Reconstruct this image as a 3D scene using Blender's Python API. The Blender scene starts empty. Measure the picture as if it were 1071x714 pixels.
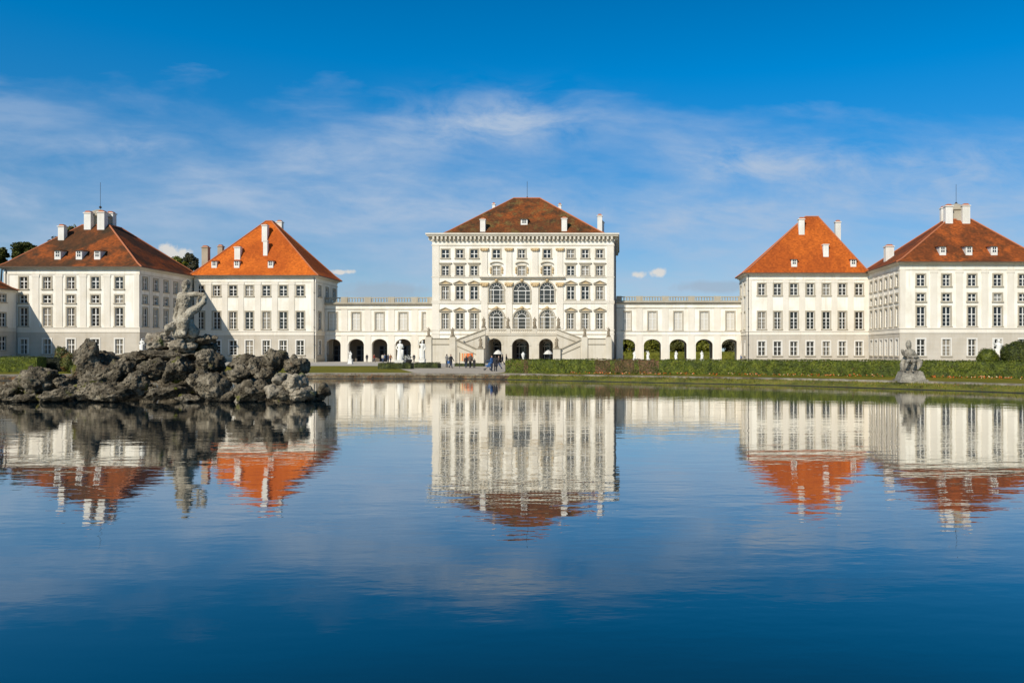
import bpy, bmesh, math, random
from mathutils import Vector, Matrix, noise as mnoise

random.seed(7)
scene = bpy.context.scene
COL = scene.collection
R = math.radians
F, PX, PY, HC = 800.0, 649.0, 368.0, 2.7        # focal length and principal point (photo pixels), eye height
GZ = 0.52                                       # ground level above the water

def wx(x, Y): return (x - PX) * Y / F
def wz(y, Y): return HC + (PY - y) * Y / F
def P(x, y, Y): return Vector((wx(x, Y), Y, wz(y, Y)))
def gY(yfoot): return F * (HC - GZ) / (yfoot - PY)

# ------------------------------------------------------------------ mesh builder
class MB:
    def __init__(s): s.v = []; s.f = []; s.m = []
    def face(s, pts, mi=0):
        n = len(s.v); s.v.extend([tuple(p) for p in pts]); s.f.append(tuple(range(n, n + len(pts)))); s.m.append(mi)
    def box(s, x0, x1, y0, y1, z0, z1, mi=0, T=None):
        c = [(x0,y0,z0),(x1,y0,z0),(x1,y1,z0),(x0,y1,z0),(x0,y0,z1),(x1,y0,z1),(x1,y1,z1),(x0,y1,z1)]
        if T: c = [T(*p) for p in c]
        n = len(s.v); s.v.extend(c)
        for q in ((0,3,2,1),(4,5,6,7),(0,1,5,4),(1,2,6,5),(2,3,7,6),(3,0,4,7)):
            s.f.append(tuple(n + i for i in q)); s.m.append(mi)
    def prism(s, poly, y0, y1, mi=0, T=None):      # poly in (x,z), extruded along y
        a = [(x, y0, z) for x, z in poly]; b = [(x, y1, z) for x, z in poly]
        if T: a = [T(*p) for p in a]; b = [T(*p) for p in b]
        n = len(s.v); k = len(poly); s.v.extend(a + b)
        s.f.append(tuple(n + i for i in range(k))); s.m.append(mi)
        s.f.append(tuple(n + k + i for i in reversed(range(k)))); s.m.append(mi)
        for i in range(k):
            j = (i + 1) % k
            s.f.append((n + i, n + k + i, n + k + j, n + j)); s.m.append(mi)
    def lathe(s, c, prof, seg=10, mi=0, cap=True):   # prof [(r,z)]
        n = len(s.v)
        for r, z in prof:
            for i in range(seg):
                a = 2 * math.pi * i / seg
                s.v.append((c[0] + r * math.cos(a), c[1] + r * math.sin(a), c[2] + z))
        for j in range(len(prof) - 1):
            for i in range(seg):
                k = (i + 1) % seg
                s.f.append((n + j*seg + i, n + j*seg + k, n + (j+1)*seg + k, n + (j+1)*seg + i)); s.m.append(mi)
        if cap:
            s.f.append(tuple(n + i for i in reversed(range(seg)))); s.m.append(mi)
            s.f.append(tuple(n + (len(prof)-1)*seg + i for i in range(seg))); s.m.append(mi)
    def capsule(s, a, b, ra, rb, seg=12, mi=0):
        a = Vector(a); b = Vector(b); d = b - a; L = d.length
        if L < 1e-6: d = Vector((0,0,1))
        q = d.normalized().to_track_quat('Z', 'Y')
        prof = [(ra * math.sin(t), -ra * math.cos(t)) for t in (R(10), R(40), R(70))] + [(ra, 0)]
        if L > 1e-6: prof += [(rb, L)]
        prof += [(rb * math.cos(t), L + rb * math.sin(t)) for t in (R(25), R(55), R(80))]
        n = len(s.v)
        for r, z in prof:
            for i in range(seg):
                t = 2 * math.pi * i / seg
                s.v.append(tuple(a + q @ Vector((r * math.cos(t), r * math.sin(t), z))))
        for j in range(len(prof) - 1):
            for i in range(seg):
                k = (i + 1) % seg
                s.f.append((n + j*seg + i, n + j*seg + k, n + (j+1)*seg + k, n + (j+1)*seg + i)); s.m.append(mi)
        s.f.append(tuple(n + i for i in reversed(range(seg)))); s.m.append(mi)
        s.f.append(tuple(n + (len(prof)-1)*seg + i for i in range(seg))); s.m.append(mi)
    def tube(s, pts, r, seg=6, mi=0):
        for a, b in zip(pts[:-1], pts[1:]): s.capsule(a, b, r, r, seg, mi)
    def mesh(s, name, mats, off=(0,0,0), smooth=False):
        me = bpy.data.meshes.new(name)
        me.from_pydata([(v[0]-off[0], v[1]-off[1], v[2]-off[2]) for v in s.v], [], s.f)
        for m in (mats if isinstance(mats, (list, tuple)) else [mats]): me.materials.append(m)
        me.polygons.foreach_set('material_index', s.m)
        if smooth: me.polygons.foreach_set('use_smooth', [True] * len(s.f))
        me.update()
        return me
    def build(s, name, mats, parent=None, smooth=False, off=None):
        o0 = Vector(off) if off is not None else (wloc(parent) if parent else Vector((0,0,0)))
        o = bpy.data.objects.new(name, s.mesh(name, mats, o0, smooth)); COL.objects.link(o)
        if parent: o.parent = parent
        elif off is not None: o.location = off
        return o

def wloc(o):
    v = Vector((0,0,0))
    while o is not None: v = v + Vector(o.location); o = o.parent
    return v
def tag(o, label=None, cat=None, group=None, kind=None):
    if label: o['label'] = label
    if cat: o['category'] = cat
    if group: o['group'] = group
    if kind: o['kind'] = kind
    return o
def empty(name, loc, label, cat, group=None, rz=0):
    o = bpy.data.objects.new(name, None); COL.objects.link(o); o.location = loc; o.rotation_euler.z = rz
    o.empty_display_size = .2
    return tag(o, label, cat, group)
def inst(name, me, parent=None, loc=(0,0,0), rz=0, scale=None):
    o = bpy.data.objects.new(name, me); COL.objects.link(o); o.location = loc; o.rotation_euler.z = rz
    if scale: o.scale = scale
    if parent: o.parent = parent
    return o
def copy_tree(o, parent=None):
    c = o.copy(); COL.objects.link(c)
    if parent: c.parent = parent
    for ch in list(o.children): copy_tree(ch, c)
    return c

# ------------------------------------------------------------------ materials
def new_mat(name):
    m = bpy.data.materials.new(name); m.use_nodes = True
    nt = m.node_tree; b = nt.nodes['Principled BSDF']
    return m, nt, b
def N(nt, t, **kw):
    n = nt.nodes.new(t)
    for k, v in kw.items():
        if k in n.inputs: n.inputs[k].default_value = v
        else: setattr(n, k, v)
    return n
def L(nt, a, b): nt.links.new(a, b)
def ramp(nt, fac, stops):
    r = nt.nodes.new('ShaderNodeValToRGB'); e = r.color_ramp.elements
    while len(e) < len(stops): e.new(.5)
    for el, (p, c) in zip(e, stops):
        el.position = p; el.color = (c[0], c[1], c[2], 1) if hasattr(c, '__len__') else (c, c, c, 1)
    L(nt, fac, r.inputs[0]); return r.outputs[0]
def mixc(nt, f, a, b, mode='MIX'):
    m = nt.nodes.new('ShaderNodeMix'); m.data_type = 'RGBA'; m.blend_type = mode
    for v, i in ((f, 0), (a, 6), (b, 7)):
        if isinstance(v, bpy.types.NodeSocket): L(nt, v, m.inputs[i])
        else: m.inputs[i].default_value = v if i == 0 else (v[0], v[1], v[2], 1)
    return m.outputs[2]
def math_(nt, op, a, b=None, c=None, clamp=False):
    m = nt.nodes.new('ShaderNodeMath'); m.operation = op; m.use_clamp = clamp
    for i, v in enumerate((a, b, c)):
        if v is None: continue
        if isinstance(v, bpy.types.NodeSocket): L(nt, v, m.inputs[i])
        else: m.inputs[i].default_value = v
    return m.outputs[0]
def pos(nt, scale=(1,1,1), world=True):
    if world: src = nt.nodes.new('ShaderNodeNewGeometry').outputs['Position']
    else: src = nt.nodes.new('ShaderNodeTexCoord').outputs['Object']
    mp = nt.nodes.new('ShaderNodeMapping'); mp.inputs['Scale'].default_value = scale
    L(nt, src, mp.inputs['Vector']); return mp.outputs[0]
def noi(nt, vec, scale, detail=4, rough=.55, dist=0):
    n = N(nt, 'ShaderNodeTexNoise', Scale=scale, Detail=detail, Roughness=rough, Distortion=dist)
    L(nt, vec, n.inputs['Vector']); return n.outputs[0]
def bump(nt, b, h, strength, dist):
    n = N(nt, 'ShaderNodeBump', Strength=strength, Distance=dist); L(nt, h, n.inputs['Height']); L(nt, n.outputs[0], b.inputs['Normal'])

def plaster(name, c, dirt=.12, streak=True, course=0, rough=.85, dirtc=None):
    m, nt, b = new_mat(name); p = pos(nt)
    n1 = noi(nt, p, .35, 5); n2 = noi(nt, pos(nt, (1.6, 1.6, .12)), 1.0, 4)
    dc = dirtc or (c[0]*.72, c[1]*.68, c[2]*.6)
    f = math_(nt, 'MULTIPLY', ramp(nt, n1, [(.42, 0), (.75, 1)]), dirt * 2.2, clamp=True)
    col = mixc(nt, f, c, dc)
    if streak: col = mixc(nt, math_(nt, 'MULTIPLY', ramp(nt, n2, [(.52, 0), (.8, 1)]), dirt * 2.4, clamp=True), col, dc)
    n3 = noi(nt, p, 3.0, 3)
    col = mixc(nt, math_(nt, 'MULTIPLY', n3, .10), col, (c[0]*.8, c[1]*.8, c[2]*.8))
    if course:
        w = N(nt, 'ShaderNodeTexWave', Scale=1.0); w.wave_type = 'BANDS'; w.bands_direction = 'Z'; w.wave_profile = 'SIN'
        L(nt, pos(nt, (course, course, course)), w.inputs['Vector'])
        g = ramp(nt, w.outputs['Fac'], [(0, 0), (.1, 1)])
        col = mixc(nt, g, (c[0]*.62, c[1]*.6, c[2]*.56), col)
        bump(nt, b, g, .5, .03)
    L(nt, col, b.inputs['Base Color']); b.inputs['Roughness'].default_value = rough; b.inputs['Specular IOR Level'].default_value = .15
    return m

def tile(name, c1, c2, c3, dark=.5, lichen=None):
    m, nt, b = new_mat(name); p = pos(nt)
    big = noi(nt, p, .16, 5, .6, .4); mid = noi(nt, pos(nt, (1, 1, .25)), .5, 4); fine = noi(nt, p, 2.4, 3)
    col = mixc(nt, ramp(nt, big, [(.42, 0), (.56, 1)]), c1, c2)
    col = mixc(nt, math_(nt, 'MULTIPLY', ramp(nt, mid, [(.48, 0), (.70, 1)]), dark), col, c3)
    if lichen: col = mixc(nt, math_(nt, 'MULTIPLY', ramp(nt, noi(nt, p, .45, 8, .75), [(.51, 0), (.62, 1)]), .75), col, lichen)
    col = mixc(nt, math_(nt, 'MULTIPLY', fine, .45), col, (c3[0]*.9, c3[1]*.9, c3[2]*.9))
    br = N(nt, 'ShaderNodeTexWave', Scale=1.0); br.wave_type = 'BANDS'; br.bands_direction = 'Z'; br.wave_profile = 'SAW'
    L(nt, pos(nt, (1.1, 1.1, 1.1)), br.inputs['Vector']); br.inputs['Distortion'].default_value = .4
    wn = N(nt, 'ShaderNodeTexWhiteNoise'); wn.noise_dimensions = '3D'
    sn = N(nt, 'ShaderNodeVectorMath'); sn.operation = 'SNAP'; sn.inputs[1].default_value = (.35, .35, .28); L(nt, p, sn.inputs[0]); L(nt, sn.outputs[0], wn.inputs['Vector'])
    col = mixc(nt, math_(nt, 'MULTIPLY', wn.outputs['Value'], .5), col, (c3[0]*.6, c3[1]*.6, c3[2]*.6))
    L(nt, col, b.inputs['Base Color']); b.inputs['Roughness'].default_value = .8; b.inputs['Specular IOR Level'].default_value = .12
    bump(nt, b, br.outputs['Fac'], .6, .05)
    return m

def stone(name, c1, c2, c3, scale=3.0, bstr=.6, bd=.05, lichen=None, lich_amt=.6, moss=None):
    m, nt, b = new_mat(name); p = pos(nt)
    n1 = noi(nt, p, scale * .6, 8, .65, .3); n2 = noi(nt, p, scale * 3.2, 6, .7)
    col = ramp(nt, n1, [(.32, c3), (.5, c1), (.68, c2)])
    vo = N(nt, 'ShaderNodeTexVoronoi', Scale=scale * 3.0); L(nt, p, vo.inputs['Vector'])
    pit = ramp(nt, vo.outputs['Distance'], [(.05, 0), (.42, 1)])
    col = mixc(nt, math_(nt, 'MULTIPLY', math_(nt, 'SUBTRACT', 1.0, pit), .55), col, (c3[0]*.45, c3[1]*.45, c3[2]*.45))
    col = mixc(nt, math_(nt, 'MULTIPLY', ramp(nt, n2, [(.5, 0), (.7, 1)]), .45), col, (c3[0]*.7, c3[1]*.66, c3[2]*.6))
    if lichen:
        col = mixc(nt, math_(nt, 'MULTIPLY', ramp(nt, noi(nt, p, scale * 1.1, 9, .78), [(.56, 0), (.64, 1)]), lich_amt), col, lichen)
    if moss:
        geo = nt.nodes.new('ShaderNodeNewGeometry'); sx = nt.nodes.new('ShaderNodeSeparateXYZ'); L(nt, geo.outputs['Position'], sx.inputs[0])
        mm = ramp(nt, noi(nt, p, .85, 5, .6), [(.61, 0), (.67, 1)])
        col = mixc(nt, math_(nt, 'MULTIPLY', mm, .85), col, moss)
        rust = ramp(nt, noi(nt, pos(nt, (1.0, 1.0, 1.3)), 1.7, 6, .7), [(.63, 0), (.70, 1)])
        col = mixc(nt, math_(nt, 'MULTIPLY', rust, .55), col, (.16, .075, .035))
        wet = ramp(nt, math_(nt, 'ADD', sx.outputs[2], math_(nt, 'MULTIPLY', n1, .12)), [(.10, 1), (.22, 0)])
        col = mixc(nt, math_(nt, 'MULTIPLY', wet, .8), col, (.018, .016, .012))
    h = math_(nt, 'ADD', math_(nt, 'MULTIPLY', pit, .6), math_(nt, 'ADD', n1, math_(nt, 'MULTIPLY', n2, .7)))
    bump(nt, b, h, bstr, bd)
    L(nt, col, b.inputs['Base Color']); b.inputs['Roughness'].default_value = .9; b.inputs['Specular IOR Level'].default_value = .12
    return m

def leafm(name, c1, c2, c3, scale=2.0, spots=None, trans=.25):
    m, nt, b = new_mat(name); p = pos(nt)
    oi = nt.nodes.new('ShaderNodeNewGeometry')
    col = ramp(nt, noi(nt, p, scale, 4, .6), [(.35, c1), (.5, c2), (.66, c3)])
    wn = N(nt, 'ShaderNodeTexWhiteNoise'); wn.noise_dimensions = '3D'
    sn = N(nt, 'ShaderNodeVectorMath'); sn.operation = 'SNAP'; sn.inputs[1].default_value = (.12, .12, .12); L(nt, p, sn.inputs[0]); L(nt, sn.outputs[0], wn.inputs['Vector'])
    col = mixc(nt, math_(nt, 'MULTIPLY', wn.outputs['Value'], .8), col, (c1[0]*.55, c1[1]*.55, c1[2]*.5))
    if spots:
        s, sc, lo = spots
        sp = ramp(nt, noi(nt, p, sc, 5, .7), [(lo, 0), (lo + .08, 1)])
        col = mixc(nt, math_(nt, 'MULTIPLY', sp, .8), col, s)
    L(nt, col, b.inputs['Base Color']); b.inputs['Roughness'].default_value = .6
    b.inputs['Specular IOR Level'].default_value = .25
    return m

def plain(name, c, rough=.6, metal=0, var=.2):
    m, nt, b = new_mat(name)
    n = noi(nt, pos(nt), 2.5, 3)
    L(nt, mixc(nt, math_(nt, 'MULTIPLY', n, var), c, (c[0]*.5, c[1]*.5, c[2]*.5)), b.inputs['Base Color'])
    b.inputs['Roughness'].default_value = rough; b.inputs['Metallic'].default_value = metal
    return m

M = {}
M['white'] = plaster('white_plaster', (.86, .805, .70), .34)
M['white2'] = plaster('warm_white_plaster', (.82, .76, .655), .26)
M['cream'] = plaster('cream_plaster', (.74, .675, .57), .16)
M['trim'] = plaster('trim_stone', (.43, .375, .285), .2)
M['ochre'] = plaster('gilt_ochre_stucco', (.58, .43, .24), .2)
M['cornice'] = plaster('cornice_stone', (.66, .60, .50), .25)
M['base'] = plaster('grey_base_render', (.57, .51, .42), .25, True, 1.35)
M['balu'] = plaster('balustrade_stone', (.41, .365, .285), .3)
M['stair'] = plaster('stair_stone', (.62, .555, .445), .3)
M['rail'] = plaster('weathered_rail', (.33, .285, .21), .3)
M['frame'] = plain('painted_window_frame', (.74, .71, .65), .5, 0, .12)
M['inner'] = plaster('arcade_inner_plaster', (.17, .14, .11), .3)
M['doorblue'] = plain('dark_blue_door', (.05, .06, .075), .4)
M['pipe'] = plain('downpipe_metal', (.12, .11, .10), .5, .3)
M['tile_main'] = tile('old_brown_tiles', (.34, .085, .018), (.17, .055, .018), (.048, .033, .018), .85, (.22, .16, .05))
M['tile_orange'] = tile('new_orange_tiles', (.74, .175, .020), (.50, .105, .014), (.38, .078, .012), .35)
M['tile_orange2'] = tile('orange_tiles', (.66, .155, .020), (.48, .105, .016), (.28, .060, .014), .5)
M['tile_red'] = tile('weathered_red_tiles', (.46, .105, .020), (.22, .056, .016), (.075, .036, .016), .85)
M['tile_rust'] = tile('streaky_rust_tiles', (.40, .095, .018), (.13, .048, .018), (.050, .033, .018), .95)
M['ridge'] = plain('ridge_tile_clay', (.46, .15, .06), .8)
M['lead'] = plain('grey_lead', (.20, .20, .20), .55)
M['gutter'] = plain('copper_gutter', (.10, .065, .04), .6)
M['chim'] = plaster('chimney_plaster', (.76, .73, .67), .25)
M['chimold'] = plaster('old_chimney_plaster', (.42, .34, .25), .4)
M['iron'] = plain('dark_iron', (.05, .05, .055), .5, .5)
M['rock'] = stone('tufa_rock', (.135, .110, .074), (.31, .26, .185), (.020, .016, .010), 2.3, 1.0, .17, (.47, .41, .31), .50, (.12, .125, .014))
M['rock_pale'] = stone('pale_limestone', (.26, .22, .16), (.42, .36, .27), (.10, .08, .055), 2.6, .8, .06, (.55, .49, .39), .5, (.08, .10, .02))
M['statue'] = stone('weathered_statue_stone', (.34, .295, .22), (.48, .43, .335), (.10, .08, .055), 2.4, .9, .06, (.55, .51, .43), .5)
M['statue_dark'] = stone('lichened_statue_stone', (.25, .225, .18), (.38, .34, .27), (.10, .085, .065), 3.5, .6, .03, (.42, .40, .34), .5)
M['marble'] = plaster('white_marble', (.80, .77, .70), .2)
M['sand_statue'] = plaster('sandstone_statue', (.27, .22, .155), .4)
M['bankstone'] = stone('bank_stone', (.085, .065, .04), (.20, .16, .10), (.03, .022, .012), 1.3, .8, .06, (.26, .10, .03), .6)
M['kerb'] = stone('kerb_stone', (.22, .195, .15), (.36, .32, .25), (.09, .072, .045), 1.2, .4, .02, (.34, .17, .08), .35)
M['wet'] = plain('wet_edging', (.02, .017, .012), .4)
M['hedge'] = leafm('hedge_leaves', (.046, .062, .006), (.105, .128, .008), (.17, .182, .012), 1.6)
M['hedge_red'] = leafm('reddened_hedge_leaves', (.065, .060, .014), (.15, .085, .035), (.20, .09, .05), 1.2)
M['hedge_shade'] = leafm('shade_dark_hedge', (.010, .013, .005), (.016, .020, .007), (.024, .030, .010), 1.4)  # shade on the left hedge's end, put into a near-black leaf colour
M['ivy'] = leafm('autumn_ivy', (.06, .08, .012), (.11, .12, .02), (.15, .13, .03), 1.6, ((.20, .06, .03), 1.4, .54))
M['box'] = leafm('box_leaves', (.025, .032, .008), (.06, .075, .014), (.11, .12, .02), 1.6)
M['tree1'] = leafm('tree_leaves', (.045, .055, .010), (.09, .10, .016), (.15, .145, .028), .5)
M['tree2'] = leafm('tree_leaves_olive', (.06, .065, .012), (.12, .115, .02), (.18, .155, .03), .5)
M['tree3'] = leafm('tree_leaves_fresh', (.10, .11, .010), (.19, .19, .018), (.27, .25, .03), .6)
M['tree4'] = leafm('tree_leaves_brown', (.05, .05, .025), (.09, .08, .04), (.13, .11, .05), .6)
M['bark'] = plain('bark', (.07, .055, .04), .9)

def ground_mat():
    m, nt, b = new_mat('lawn_grass'); p = pos(nt)
    col = ramp(nt, noi(nt, p, .12, 6, .65), [(.32, (.10, .105, .008)), (.48, (.20, .175, .014)), (.65, (.30, .23, .03))])
    col = mixc(nt, math_(nt, 'MULTIPLY', noi(nt, p, 7, 5, .7), .6), col, (.045, .05, .006))
    L(nt, col, b.inputs['Base Color']); b.inputs['Roughness'].default_value = .9; b.inputs['Specular IOR Level'].default_value = .1
    bump(nt, b, noi(nt, p, 12, 5, .7), .8, .05); return m
def gravel_mat(name, c):
    m, nt, b = new_mat(name); p = pos(nt)
    col = ramp(nt, noi(nt, p, .3, 7, .7), [(.35, (c[0]*.75, c[1]*.75, c[2]*.75)), (.65, c)])
    col = mixc(nt, math_(nt, 'MULTIPLY', noi(nt, p, 20, 3), .35), col, (c[0]*.5, c[1]*.5, c[2]*.5))
    L(nt, col, b.inputs['Base Color']); b.inputs['Roughness'].default_value = .95; return m
def bank_grass():
    m, nt, b = new_mat('bank_grass'); p = pos(nt)
    col = ramp(nt, noi(nt, p, .5, 6, .7), [(.35, (.06, .065, .006)), (.55, (.16, .155, .010)), (.7, (.22, .17, .03))])
    sp = ramp(nt, noi(nt, p, 3.0, 6, .75), [(.60, 0), (.67, 1)])
    col = mixc(nt, math_(nt, 'MULTIPLY', sp, .7), col, (.22, .08, .035))
    L(nt, col, b.inputs['Base Color']); b.inputs['Roughness'].default_value = .9
    bump(nt, b, noi(nt, p, 9, 5, .7), .9, .06); return m
M['lawn'] = ground_mat(); M['gravel'] = gravel_mat('court_gravel', (.50, .45, .37)); M['asphalt'] = gravel_mat('path_surface', (.50, .42, .31)); M['bankgrass'] = bank_grass()

def water_mat():
    m, nt, b = new_mat('pond_water')
    b.inputs['Base Color'].default_value = (.002, .016, .026, 1); b.inputs['Roughness'].default_value = .5; b.inputs['Specular IOR Level'].default_value = 0
    fine = noi(nt, pos(nt, (1.0, 2.2, 1)), 2.6, 2, .5); mid = noi(nt, pos(nt, (.42, 1.25, 1)), 1.0, 2, .5)
    cup = noi(nt, pos(nt, (.35, .9, 1)), .12, 3)
    amp = math_(nt, 'ADD', .5, math_(nt, 'MULTIPLY', ramp(nt, cup, [(.4, 0), (.62, 1)]), .8))
    sy = nt.nodes.new('ShaderNodeSeparateXYZ'); L(nt, pos(nt), sy.inputs[0])
    breeze = ramp(nt, math_(nt, 'DIVIDE', sy.outputs[1], 80.0), [(.08, .34), (.13, .80), (.19, 1.0), (.33, .95), (.55, .75)])   # the near water is calm
    amp = math_(nt, 'MULTIPLY', amp, breeze)
    h = math_(nt, 'MULTIPLY', math_(nt, 'ADD', math_(nt, 'MULTIPLY', fine, .20), math_(nt, 'MULTIPLY', mid, .78)), amp)
    n = N(nt, 'ShaderNodeBump', Strength=1.0, Distance=.0105); L(nt, h, n.inputs['Height'])
    L(nt, n.outputs[0], b.inputs['Normal'])
    g = N(nt, 'ShaderNodeBsdfGlossy', Roughness=.012); g.inputs['Color'].default_value = (1, .985, .95, 1); L(nt, n.outputs[0], g.inputs['Normal'])
    lw = nt.nodes.new('ShaderNodeLayerWeight'); L(nt, n.outputs[0], lw.inputs['Normal'])
    f = ramp(nt, lw.outputs['Facing'], [(.0, .03), (.45, .09), (.61, .17), (.72, .34), (.80, .58), (.89, .80), (.94, .89), (1.0, .97)])   # grazing reflection of still water
    mx = nt.nodes.new('ShaderNodeMixShader'); L(nt, f, mx.inputs[0]); L(nt, b.outputs[0], mx.inputs[1]); L(nt, g.outputs[0], mx.inputs[2])
    L(nt, mx.outputs[0], nt.nodes['Material Output'].inputs['Surface'])
    return m
M['water'] = water_mat()

def glass_mat(name, dark, cur, share):
    m, nt, b = new_mat(name)
    oi = nt.nodes.new('ShaderNodeObjectInfo')
    geo = nt.nodes.new('ShaderNodeNewGeometry')
    tc = nt.nodes.new('ShaderNodeTexCoord'); sp = nt.nodes.new('ShaderNodeSeparateXYZ'); L(nt, tc.outputs['Generated'], sp.inputs[0])
    edge = math_(nt, 'ABSOLUTE', math_(nt, 'SUBTRACT', sp.outputs[0], .5))
    rnd = oi.outputs['Random']
    op = math_(nt, 'MULTIPLY', math_(nt, 'SUBTRACT', 1.0, rnd), .55)                      # how far the curtains are open
    curtain = math_(nt, 'GREATER_THAN', edge, op)
    n = noi(nt, pos(nt, (6, 6, .4)), 1.0, 2)
    c2 = mixc(nt, n, cur, (cur[0]*.45, cur[1]*.45, cur[2]*.45))
    drawn = math_(nt, 'GREATER_THAN', math_(nt, 'FRACT', math_(nt, 'MULTIPLY', rnd, 7.31)), 1 - share)
    col = mixc(nt, math_(nt, 'MULTIPLY', curtain, drawn), dark, c2)
    L(nt, col, b.inputs['Base Color']); b.inputs['Roughness'].default_value = .12; b.inputs['IOR'].default_value = 1.5
    nb = noi(nt, pos(nt), .8, 2); bump(nt, b, nb, .25, .02)
    return m
M['glass'] = glass_mat('window_glass', (.022, .021, .018), (.34, .29, .22), .7)
M['glass_cur'] = glass_mat('curtained_glass', (.045, .042, .036), (.38, .33, .25), .92)
M['glass_dark'] = glass_mat('dark_glass', (.016, .018, .022), (.30, .28, .24), .22)
M['blind'] = plain('pale_blind_behind_glass', (.60, .55, .46), .35, 0, .15)

# ------------------------------------------------------------------ windows
WCACHE = {}
def arch_pts(hw, z1, rise, n=10):       # from left spring over the top to right spring; z1 is the crown
    zs = z1 - rise
    return [(-hw * math.cos(math.pi * i / n), zs + rise * math.sin(math.pi * i / n)) for i in range(n + 1)]
def window_meshes(w, h, rise, glass, style, rev=.22):
    key = (round(w,2), round(h,2), round(rise,2), glass, style)
    if key in WCACHE: return WCACHE[key]
    hw = w / 2; d = {}
    fr = MB(); b = .07
    outline = [(-hw, 0)] + (arch_pts(hw, h, rise) if rise else [(-hw, h), (hw, h)]) + [(hw, 0)]
    inner = [(-hw+b, b)] + (arch_pts(hw-b, h-b, rise-b*.6) if rise else [(-hw+b, h-b), (hw-b, h-b)]) + [(hw-b, b)]
    k = len(outline); y0, y1 = rev - .07, rev
    for i in range(k):
        j = (i + 1) % k
        fr.face([(outline[i][0], y0, outline[i][1]), (outline[j][0], y0, outline[j][1]), (inner[j][0], y0, inner[j][1]), (inner[i][0], y0, inner[i][1])])
        fr.face([(inner[i][0], y0, inner[i][1]), (inner[j][0], y0, inner[j][1]), (inner[j][0], y1, inner[j][1]), (inner[i][0], y1, inner[i][1])])
    zt = h - rise if rise else h * (.62 if h > 1.8 else .5)
    top = h - b
    if rise and w > 2.2:
        for u in (-w*.22, w*.22): fr.box(u - .06, u + .06, y0 + .003, y1, b, h - rise)
        fr.box(-hw + b, hw - b, y0 + .006, y1, zt - .08, zt + .08)
        a = arch_pts(hw * .5, zt + hw * .5 + .05, hw * .5, 8)
        for p, q in zip(a[:-1], a[1:]): fr.tube([(p[0], y0+.02, p[1]), (q[0], y0+.02, q[1])], .06, 4)
        for t in (40, 65, 90, 115, 140):
            c, s = math.cos(R(t)), math.sin(R(t))
            fr.tube([(c*hw*.5, y0+.03, zt + .05 + s*hw*.5), (c*(hw-b), y0+.03, zt + s*(rise-b))], .035, 4)
        for z in (h*.2, h*.4): fr.box(-hw + b, hw - b, y0 + .02, y1, z - .03, z + .03)
    else:
        fr.box(-.085, .085, y0 + .003, y1, b, top - (.02 if not rise else .1))
        fr.box(-hw + b, hw - b, y0 + .006, y1, zt - .075, zt + .075)
        nr = max(1, int(round(zt / .75)))
        for i in range(1, nr): fr.box(-hw + b, hw - b, y0 + .022, y1, zt*i/nr - .025, zt*i/nr + .025)
    d['frame'] = fr.mesh('window_frame', M['frame'])
    pn = MB(); pn.face([(x, rev + .004, z) for x, z in outline]); d['pane'] = pn.mesh('window_pane', M[glass])
    su = MB(); s = .26 if style != 'slim' else .16
    o2 = [(-hw - s, 0)] + (arch_pts(hw + s, h + s, rise + s) if rise else [(-hw - s, h + s), (hw + s, h + s)]) + [(hw + s, 0)]
    for i in range(k - 1):
        j = i + 1
        su.face([(o2[i][0], -.07, o2[i][1]), (o2[j][0], -.07, o2[j][1]), (outline[j][0], -.07, outline[j][1]), (outline[i][0], -.07, outline[i][1])])
        su.face([(o2[i][0], 0, o2[i][1]), (o2[j][0], 0, o2[j][1]), (o2[j][0], -.07, o2[j][1]), (o2[i][0], -.07, o2[i][1])])
        su.face([(outline[i][0], -.07, outline[i][1]), (outline[j][0], -.07, outline[j][1]), (outline[j][0], .05, outline[j][1]), (outline[i][0], .05, outline[i][1])])
    if rise:
        for sx in (-1, 1): su.box(sx*hw + min(0, sx*.45), sx*hw + max(0, sx*.45), -.14, -.075, zt - .12, zt + .12)
        su.prism([(-.2, h + .02), (.2, h + .02), (.28, h + s + .25), (-.28, h + s + .25)], -.16, -.075)
    d['surround'] = su.mesh('window_surround', M['base_trim'] if style == 'basew' else M['trim'])
    si = MB(); si.box(-hw - s - .1, hw + s + .1, -.2, rev - .08, -.22, -.002)
    d['sill'] = si.mesh('window_sill', M['trim'])
    if style in ('hood', 'ped', 'curve'):
        pe = MB(); e = hw + s + .32; z0 = h + s + .02
        if style == 'hood':
            pe.box(-e, e, -.28, -.002, z0 + .22, z0 + .36); pe.box(-e + .15, e - .15, -.16, -.002, z0, z0 + .218)
        elif style == 'ped':
            pe.box(-e, e, -.30, -.002, z0 + .10, z0 + .24)
            pe.box(-e + .2, e - .2, -.14, -.002, z0 - .02, z0 + .098)
            for sg in (-1, 1):
                pe.prism([(sg*e, z0 + .242), (sg*e, z0 + .38), (0, z0 + .98), (0, z0 + .80)], -.32, -.002)
            pe.prism([(-e + .3, z0 + .243), (e - .3, z0 + .243), (0, z0 + .79)], -.10, -.003, 1)
        else:
            n = 8; a = [(e * math.sin(R(-62 + 124*i/n)) / math.sin(R(62)), z0 - .25 + .75 * math.cos(R(-62 + 124*i/n))) for i in range(n + 1)]
            for p, q in zip(a[:-1], a[1:]):
                pe.prism([(p[0], p[1]), (q[0], q[1]), (q[0], q[1] + .2), (p[0], p[1] + .2)], -.3, -.002)
            for sg in (-1, 1):
                pe.lathe((sg*(hw + s + .2), -.1, h*.15), [(.05, 0), (.2, .25), (.12, .6), (.22, 1.0), (.08, 1.5)], 8, 1)
        d['pediment'] = pe.mesh('window_pediment', [M['trim'], M['ochre']], smooth=False)
    WCACHE[key] = d
    return d
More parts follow.
